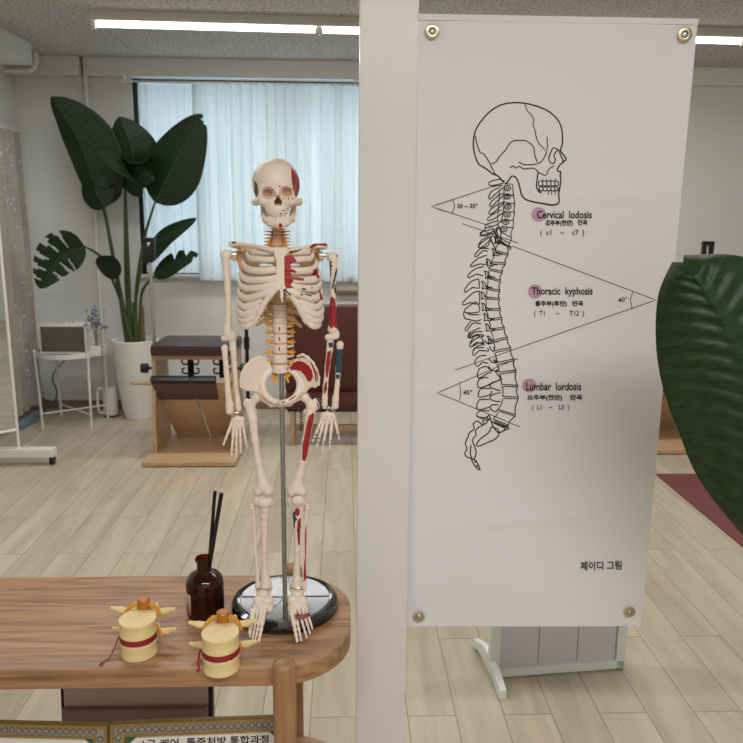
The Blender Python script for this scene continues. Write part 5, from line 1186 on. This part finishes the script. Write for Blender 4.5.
dk = [([(x+.55*math.cos(t), y+.55*math.sin(t)) for t in np.arange(0, 6.2, .9)], mi) for x, y, mi in ((322.2,415.8,3),(331.8,417.6,1),(323,420,3),(326.5,420,1),(329,421.5,1),(333,421.5,1),(335,419.5,1))]
dk += [([(x-1.6, y-.5), (x+1.6, y-.3), (x+1.6, y+.5), (x-1.6, y+.4)], 3) for x, y in ((314.7, 434.6), (313.9, 438), (318.3, 438.5), (317.3, 442), (325.5, 441.3), (323.8, 444.7), (331.2, 440.6), (330.3, 443.8), (337.6, 434.6))]
hand([(zr(235, 240), zr(105, 552), 1.45, .85, 4), (zr(262, 270), zr(155, 628), 1.45, .85, 4), (zr(305, 280), zr(230, 685), 1.5, .85, 4), (zr(365, 275), zr(328, 655), 1.45, .85, 4), (zr(395, 230), zr(462, 520), 1.4, .8, 3)],
     [((*zr(250, 210), 2), (3.4, 2.6, 3.4)), ((*zr(300, 200), 2), (4.2, 2.8, 3.8)), ((*zr(360, 210), 2), (3.8, 2.6, 3.8)), ((*zr(280, 250), 2), (4.0, 2.4, 2.6)), ((*zr(345, 255), 2), (4.2, 2.4, 2.6)), ((*zr(310, 280), 2), (6.2, 2.0, 3.0))], armR, paint=dk)
# ---- pelvis
Lw = [z6(*p) for p in ((250,82),(205,58),(150,78),(95,125),(68,180),(58,240),(62,290),(95,325),(150,335),(185,345),(215,335),(245,300),(246,262),(262,210),(290,180),(300,150),(278,105))]
Rw = [z6(*p) for p in ((455,130),(480,95),(520,58),(560,42),(600,58),(645,100),(675,155),(692,215),(690,270),(668,302),(640,295),(615,312),(590,345),(560,340),(530,310),(518,270),(505,225),(480,190),(455,170))]
rcx, rcy = z6(381, 292)
def ringpt(t, o=0): # t=0 top, pi bottom
    return (rcx+(18.6+o)*math.sin(t), rcy-(17.2+o*.8)*math.cos(t), -8+9-9*math.cos(t)+(4 if abs(math.sin(t)) < .2 and math.cos(t) < 0 else 0))
rseg = []
N_ = 26
for i in range(N_):
    t0 = .52+(2*math.pi-1.04)*i/N_; t1 = .52+(2*math.pi-1.04)*(i+1)/N_
    r = 2.6+.5*abs(math.sin(t0)); rseg.append((ringpt(t0), ringpt(t1), r, r))
isch = [(z6(225, 400)+(0,), z6(300, 455)+(4,), 2.6, 2.2), (z6(300, 455)+(4,), z6(375, 448)+(10,), 2.2, 2.8), (z6(375, 448)+(10,), z6(450, 448)+(4,), 2.8, 2.2), (z6(450, 448)+(4,), z6(520, 395)+(0,), 2.2, 2.6),
        (z6(215, 345)+(2,), z6(235, 395)+(0,), 4.2, 3.2), (z6(545, 340)+(2,), z6(520, 395)+(0,), 4.2, 3.2)]
cxw = K(281, 385, 0).x
def wingy(x, z): return -6+np.clip(np.abs(x-cxw)/UU-12, 0, 40)*.55
redP = [z6(*p) for p in ((452,150),(480,105),(520,90),(565,98),(610,130),(638,175),(643,225),(625,262),(598,255),(578,215),(545,178),(500,165),(460,172))]
strp = [[z6(*p) for p in q] for q in (((505,62),(560,50),(600,75),(560,62),(515,72)), ((615,85),(650,130),(672,190),(675,260),(664,262),(655,190),(635,135)), ((660,130),(685,190),(688,260),(682,262),(676,195)), ((382,428),(410,426),(412,436),(384,438)), ((440,415),(500,372),(510,365),(500,385),(455,420)))]
def pel_extra(G, D):
    PW = [K(x, y, 0) for x, y in Rw]; d2 = sd_poly(G[..., 0], G[..., 2], [(p.x, p.z) for p in PW]); y = YS-wingy(G[..., 0], G[..., 2])*UU
    D = smin(D, smax(d2, np.abs(G[..., 1]-y)-1.5*UU, .002), .002)
    # thick iliac crests
    for W_ in (Lw[:7], Rw[2:9]):
        for a, b_ in zip(W_[:-1], W_[1:]):
            A = K(*a, 0); B = K(*b_, 0)
            for q in (A, B): q.y = YS-float(wingy(q.x, q.z))*UU
            D = smin(D, sd_cap(G, np.array(A), np.array(B), 1.7*UU), .002)
    D = smin(D, sd_ell(G, kk(281, 367, -16), np.array([13, 5, 9])*UU), .004)
    # hip sockets
    for x, y in (z6(210, 358), z6(548, 350)): D = smin(D, sd_ell(G, kk(x, y, -2), np.array([5.2, 4.5, 5])*UU), .003)
    op = sd_ell(G, kk(rcx, rcy, 2), np.array([14.6, 60, 13.0])*UU)
    return smax(D, -op, .002)
pelvis = plate('pelvis', [(x, y, 0) for x, y in Lw], wingy, 1.5, rseg+isch, paint=[(redP, 1)]+[(q, 1) for q in strp], k=.003, extra=pel_extra, more=[(x, y, d) for x, y in Lw+Rw for d in (-12, 18)]+[(281, 411, 0), (281, 411, 14)])
# ---- legs
legL = bone('thigh_bone', [('e', (257.5, 397, -2), (4.8, 4.6, 4.8)), ((257.5, 397, -2), (250.5, 405, -3), 3.6, 4.4), ('e', (247.2, 404, -5), (4.4, 4.6, 5.8)), ('e', (254.6, 412, -6), (3.2, 3, 3.2))]+chain([(250.5, 408, -3, 5.0), (252.6, 419, -1, 4.6), (255, 440, 1, 3.7), (258.6, 462, 1, 3.6), (260.6, 474, 0, 4.6), (262.6, 483, -1, 6.6)])+[('e', (258.8, 490, -2), (5.8, 7.5, 6.6)), ('e', (268.2, 490, -2), (6.0, 7.5, 6.8)), ('e', (263.5, 487, 1), (7, 5, 7))], k=.004)
bone('kneecap', [('e', (264.3, 503, 8), (6.8, 2.8, 5.4)), ('e', (264.8, 508.5, 6), (4.4, 2.4, 6.0))], legL)
shL = bone('shin_bone', [('e', (259.6, 502.4, -2), (6.4, 6, 5.4)), ('e', (267.4, 502.4, -2), (6.4, 6, 5.6)), ((264.6, 508, 0), (264.6, 516, 2), 6.0, 4.2)]+chain([(264.6, 512, 1, 5), (264.4, 524, 1, 3.5), (264, 550, 1, 3.0), (264.4, 568, 0, 3.2), (265.4, 579, 0, 4.6), (265.6, 585, 0, 5.8)])+[((270.2, 583, 0), (271.2, 590, 0), 2.2, 1.6)])
bone('calf_bone', [('e', (252.8, 507.5, -5), (3.4, 3.2, 3.8))]+chain([(253.2, 509, -5, 2.6), (254.2, 525, -5, 1.5), (255.4, 552, -4, 1.5), (257.2, 572, -2, 1.8), (257.8, 586, -1, 2.8), (257.4, 590, 0, 2)]), shL)
legR = bone('thigh_bone', [('e', (304.5, 397, -2), (4.8, 4.6, 4.8)), ((304.5, 397, -2), (311, 404.5, -3), 3.6, 4.4), ('e', (316.6, 404, -5), (4.8, 4.6, 6.4)), ('e', (306, 412, -6), (3.0, 3, 3.2))]+chain([(311, 408, -3, 5.2), (309.4, 420, -1, 4.7), (306, 440, 1, 3.9), (302.8, 462, 1, 3.6), (299.8, 474, 0, 4.6), (297.6, 483, -1, 6.6)])+[('e', (292.2, 491, -2), (5.9, 7.5, 6.6)), ('e', (301.6, 491, -2), (5.9, 7.5, 6.8)), ('e', (296.8, 488, 1), (7, 5, 7))], k=.004,
            paint=[([(308.5,416),(313.5,412.5),(314.2,416),(311,432),(307.5,455),(305,461.5),(302,460),(302.5,446),(305.5,430)], 1), ([(315,395.5),(319,397),(321.5,403),(320.5,410),(318.8,403),(316,398.5)], 2), ([(316,401),(318.5,404),(319.8,411),(317.8,408)], 1)])
bone('kneecap', [('e', (298.2, 500.5, 8), (6.8, 2.8, 5.4)), ('e', (298, 504, 6), (4.6, 2.4, 4.8))], legR)
shR = bone('shin_bone', [('e', (292.8, 502.4, -2), (6.3, 6, 5.4)), ('e', (300.8, 502.4, -2), (6.3, 6, 5.6)), ((297.6, 508, 0), (297.4, 517, 2), 6.0, 4.2)]+chain([(297.4, 512, 1, 5), (297.2, 526, 1, 3.6), (297, 550, 1, 3.1), (296.8, 568, 0, 3.3), (296.6, 579, 0, 4.6), (296.4, 585, 0, 5.8)])+[((291.4, 583, 0), (290.6, 590, 0), 2.2, 1.6)],
           paint=[([(295,509),(298,508),(300,510.5),(299.5,515),(297,516.5),(294.8,514)], 1), ([(293,512),(295,511),(296,518),(298,519),(295,522),(294.8,528),(292.5,528)], 2), ([(297.5,521),(300.5,517),(301,528),(300,545),(298,545),(296.8,530)], 1)])
bone('calf_bone', [('e', (307.2, 507.5, -5), (3.2, 3.2, 3.6))]+chain([(306.8, 509, -5, 2.4), (305.4, 525, -5, 1.5), (304.6, 552, -4, 1.5), (304.2, 572, -2, 1.8), (304.4, 586, -1, 2.8), (304.6, 590, 0, 2)]), shR, paint=[([(305,530),(310,515),(310,575),(303.5,582),(303.6,570),(304.8,556)], 1, False)])
# feet point down and forward over the stand
TZs = TZ
def foot(side_, tips, bases, ank, parent, paint=None):
    segs = []; ax_, ay_ = ank
    segs += [('e', (ax_, ay_+4.5, 2), (7.2, 7, 5.2)), ('e', (ax_, ay_+10, -9), (6.4, 9, 6)), ('e', (ax_-4.5, ay_+12, 12), (6.4, 6, 6)), ('e', (ax_+4.5, ay_+12, 12), (6.4, 6, 6)), ('e', (ax_-.5, ay_+17, 20), (8, 6, 5)), ('e', (ax_+side_*6.5, ay_+19, 19), (4.6, 6, 5)), ('e', (ax_-side_*6, ay_+19, 19), (4.6, 6, 5))]
    for (b_, t_, r) in zip(bases, tips, (2.5, 1.75, 1.65, 1.65, 1.7)):
        def pt(f, up=0): return (b_[0]+(t_[0]-b_[0])*f, b_[1]+(t_[1]-b_[1])*f-up, 27+ (FTD-27)*f)
        j = [0, .42, .62, .8, 1]
        FTD = 46
        P_ = [pt(q) for q in j]
        for i in range(4):
            m = [(P_[i][k]+P_[i+1][k])/2 for k in range(3)]; ra = r*(1-.1*i)
            segs += [(P_[i], m, ra*1.0, ra*.72), (m, P_[i+1], ra*.72, ra*.95)]
    return bone('foot_bones', segs, parent, h=.0007, k=.0012, paint=paint)
foot(-1, [z5(165, 708), z5(133, 706), z5(110, 690), z5(88, 668), z5(80, 640)], [z5(215, 445), z5(185, 440), z5(155, 440), z5(128, 435), z5(105, 430)], (263.5, 589), shL)
ft = [([(294,613.5),(299,614),(299,619),(296,620),(294.5,618)], 1, False), ([(300,614.5),(304,614),(304,619.5),(301,619)], 1, False), ([(304,614),(310,613),(310,617),(306,619)], 1, False)]
foot(1, [z5(500, 708), z5(535, 702), z5(582, 675), z5(612, 640), z5(632, 598)], [z5(448, 445), z5(480, 440), z5(515, 440), z5(548, 435), z5(578, 430)], (297.5, 589), shR, paint=None)
mb = MB()
for a, b_ in (((296.2, 614, 33), (297.8, 619.5, 36)), ((300.3, 614, 33), (302.6, 619.5, 36)), ((304.6, 614, 33), (306.4, 618.5, 36)), ((307.6, 613.5, 33), (309, 617, 36))): mb.tube([K(*a), K(*b_)], [.0028, .0022], 8)
mb.build('foot_muscle', M_red, sk_)
mb = MB()
for p in (((257, 589.2, 4), (262, 588, 6), (267, 589.6, 5), (270, 588.6, 3)), ((291, 588.6, 3), (296, 588.2, 6), (301, 588, 5), (303, 588.8, 3))): mb.tube([K(*q) for q in p], .0011, 6, smooth_path=4)
mb.build('ankle_wire', M_steel, sk_)
# ---- stand
M_gblack = mat('glossy_black_plastic', rgb(14, 14, 15), .12, var=.0, spec=.6, coat=.3)
M_plate = mat('polished_grey_plate', rgb(96, 98, 100), .16, .9, var=.1, scale=14)
bc = Vector((-.118, 1.357, TZ)); BR = .1055
base = MB().lathe([(0, 0), (BR-.004, 0), (BR, .004), (BR, .012), (BR-.003, .018), (BR-.012, .0215), (BR-.016, .0205), (0, .0205)], bc, 72).build('stand_base', M_gblack, sk_)
mb = MB(); mb.lathe([(0, .0205), (BR-.017, .0205), (BR-.018, .0215), (0, .0218)], bc, 64); mb.build('base_plate', M_plate, base)
mb = MB()
for a in (178, 2, 245, 295, 90):
    a = math.radians(a); mb.tube([bc+Vector((0, 0, .0216)), bc+Vector((math.cos(a)*(BR-.02), math.sin(a)*(BR-.02), .0216))], .0016, 6)
mb.build('base_reflection_line', M_gblack, base)  # thin black bars standing in for dark lines reflected in the plate
pb = at(285.5, 624, z=TZ+.022); pole_top = at(281.3, 368, y=YS+.022)
MB().tube([Vector((pb.x, pb.y, TZ+.018)), Vector((pole_top.x, pole_top.y, pole_top.z))], .0044, 16).build('stand_pole', mat('dark_chrome', (.32, .33, .34), .16, 1.0, var=.03), sk_)
mb = MB(); mb.box((pb.x-.014, pb.y-.008, TZ+.019), (pb.x+.014, pb.y+.008, TZ+.03), bev=.002); mb.build('pole_socket', mat('grey_plastic', rgb(96, 94, 92), .35), base)
# ------------------------------------------------------------------ lumbar vertebra models
M_cream = mat('cream_plastic', rgb(222, 200, 146), .45, var=.04, scale=40)
M_rdisc = mat('dark_red_disc', rgb(138, 28, 30), .5, var=.05); M_rdis2 = mat('white_disc_rim', rgb(226, 200, 180), .5)
M_cordm = mat('amber_cord', rgb(176, 108, 38), .35, var=.05); M_rstr = mat('red_string', rgb(140, 30, 32), .7)
def spine_toy(cx, cy, rot, label, string):
    t = thing('vertebra_model', label, 'anatomical model', (cx, cy, TZ), 'lumbar vertebra models')
    t0 = Vector((cx, cy, TZ)); Rm = Matrix.Rotation(rot, 3, 'Z')
    def W(p): return Rm @ Vector(p) + t0
    R_ = .0325; RY = 1.02
    def body_f(z0, z1):
        def f(G):
            Q_ = (G-np.array(t0)) @ np.array(Rm); x, y, z = Q_[..., 0], Q_[..., 1], Q_[..., 2]
            waist = 1-.055*np.sin(np.clip((z-z0)/(z1-z0), 0, 1)*np.pi)
            d = (np.sqrt((x/(R_*1.0*waist))**2+(y/(R_*RY*waist))**2)-1)*R_*.95
            d = smax(d, -(np.sqrt(x**2+(y-.045)**2)-.017), .006)
            return smax(d, np.abs(z-(z0+z1)/2)-(z1-z0)/2, .0025)
        return f
    lo = np.array(t0)-[.045, .045, .003]; hi = np.array(t0)+[.045, .045, .085]
    for z0, z1 in ((0, .028), (.040, .068)):
        b_ = sculpt('vertebral_body', body_f(z0, z1), lo, hi, .0012, M_cream, t)
        segs = []
        def cap(a, c, ra, rb): segs.append((np.array(W(a)), np.array(W(c)), ra, rb))
        zc_ = (z0+z1)/2+.006
        for s_ in (-1, 1):
            cap((s_*.018, .02, zc_), (s_*.022, .038, zc_), .0065, .006)        # pedicle
            cap((s_*.022, .034, zc_), (s_*.042, .036, zc_+.001), .0065, .0058); cap((s_*.042, .036, zc_+.001), (s_*.056, .031, zc_+.008), .0058, .0036)  # transverse wing
            cap((s_*.022, .038, zc_), (0, .052, zc_-.004), .0055, .006); cap((s_*.02, .046, zc_), (s_*.019, .05, zc_+.006), .005, .0042)
        cap((0, .052, zc_-.004), (0, .075, zc_-.01), .0055, .0045)
        def f(G):
            D = None
            for a, c, ra, rb in segs:
                d = sd_cap(G, a, c, ra, rb); D = d if D is None else smin(D, d, .004)
            return D
        A = np.array([s_[0] for s_ in segs]+[s_[1] for s_ in segs]); sculpt('vertebral_arch', f, A.min(0)-.009, A.max(0)+.009, .0012, M_cream, b_)
    def disc_f(G):
        Q_ = (G-np.array(t0)) @ np.array(Rm); x, y, z = Q_[..., 0], Q_[..., 1], Q_[..., 2]
        d = (np.sqrt((x/(R_*.985))**2+(y/(R_*RY*.985))**2)-1)*R_*.95; d = smax(d, -(np.sqrt(x**2+(y-.045)**2)-.017), .006)
        return smax(d, np.abs(z-.034)-.0075, .003)
    sculpt('spinal_disc', disc_f, lo, hi, .0012, [M_rdisc, M_rdis2], t, lambda c, n: (c[:, 2] < TZ+.0295).astype(int))
    cyc = .037
    mb = MB(); mb.tube([W((0, cyc, .002)), W((0, cyc, .082)), W((0, cyc, .0850))], [.0112, .0112, .009], 20); cord = mb.build('spinal_cord', M_cordm, t)
    mb = MB()
    for s_ in (-1, 1):
        for z in (.072, .032): mb.tube([W((s_*.004, cyc, z)), W((s_*.016, cyc-.003, z+.003)), W((s_*.027, cyc-.007, z-.005)), W((s_*.033, cyc-.011, z-.017))], [.005, .0046, .004, .0028], 10, smooth_path=4, flat=.8)
    mb.build('nerve_branch', mat('orange_branch', rgb(206, 142, 46), .4), cord)
    if string == 'long': pts = [W((-.031, .002, .034)), W((-.036, -.002, .028)), W((-.041, -.012, .012)), W((-.046, -.024, .003)), W((-.052, -.032, .002)), W((-.055, -.038, .002)), W((-.050, -.040, .003)), W((-.056, -.043, .002))]
    else: pts = [W((-.031, .004, .036)), W((-.036, .0, .03)), W((-.038, -.006, .016)), W((-.037, -.01, .004)), W((-.039, -.013, .003)), W((-.035, -.014, .006))]
    MB().tube(pts, .0011 if string == 'long' else .0018, 7, smooth_path=6).build('string', M_rstr, t)
    return t
c1 = at(139.5, 661, z=TZ); c2 = at(222, 676.5, z=TZ)
spine_toy(c1.x-.007, c1.y+.026, math.radians(-3), 'cream vertebra model with red disc and long trailing red string, left of the amber bottle', 'long')
spine_toy(c2.x-.005, c2.y+.026, math.radians(2), 'cream vertebra model with red disc standing in front of the amber bottle', 'short')
# ------------------------------------------------------------------ reed diffuser
M_amber = mat('amber_glass', rgb(96, 36, 16), .04, trans=.85, var=0, ior=1.45)
M_liq = mat('dark_oil', rgb(44, 14, 8), .1, var=0)
yd = 1.335; bcx = at(206, 612, y=yd).x
t = thing('reed_diffuser', 'amber glass diffuser bottle behind the right vertebra model', 'bottle', (bcx, yd, TZ))
prof = [(0, .0), (.032, 0), (.0355, .003), (.0362, .008), (.0362, .062), (.034, .072), (.027, .080), (.018, .085), (.0145, .088), (.0138, .092), (.0138, .105), (.0165, .1065), (.0172, .109), (.0165, .1115), (.0135, .112), (.0125, .109), (.0118, .09), (.016, .084), (.033, .07), (.0345, .06), (.0345, .008), (.031, .003), (0, .003)]
prof = [(r, h*1.06) for r, h in prof]
MB().lathe(prof, (bcx, yd, TZ), 56).build('bottle_glass', M_amber, t)
MB().lathe([(0, .0035), (.0305, .0035), (.0338, .0085), (.0338, .045), (0, .045)], (bcx, yd, TZ), 48).build('perfume_oil', M_liq, t)
mb = MB(); V = []; N = 14
for j in range(2):
    for i in range(N+1):
        a = math.radians(172+ i*60/N); V.append((bcx+.0368*math.cos(a), yd+.0368*math.sin(a), TZ+.012+.042*j))
mb.add(V, [[i, i+1, N+2+i, N+1+i] for i in range(N)]); lb = mb.build('paper_label', mat('beige_label', rgb(178, 150, 122), .6), t); md = lb.modifiers.new('t', 'SOLIDIFY'); md.thickness = .0004
for (bx_, by_, tp, r) in ((.004, .007, (215, 491), .0034), (-.001, -.006, (221.5, 493), .0041)):
    e = at(*tp, y=yd+.005); s0 = Vector((bcx-.006+bx_, yd+by_, TZ+.006)); tt = thing('reed_stick', 'thin black reed stick' + (' leaning right, the thicker front one' if r > .0036 else ', the upright rear one') + ' in the amber bottle', 'reed', s0[:], 'black reeds in the bottle')
    MB().tube([s0, e], r, 10).build('reed', M_black, tt)
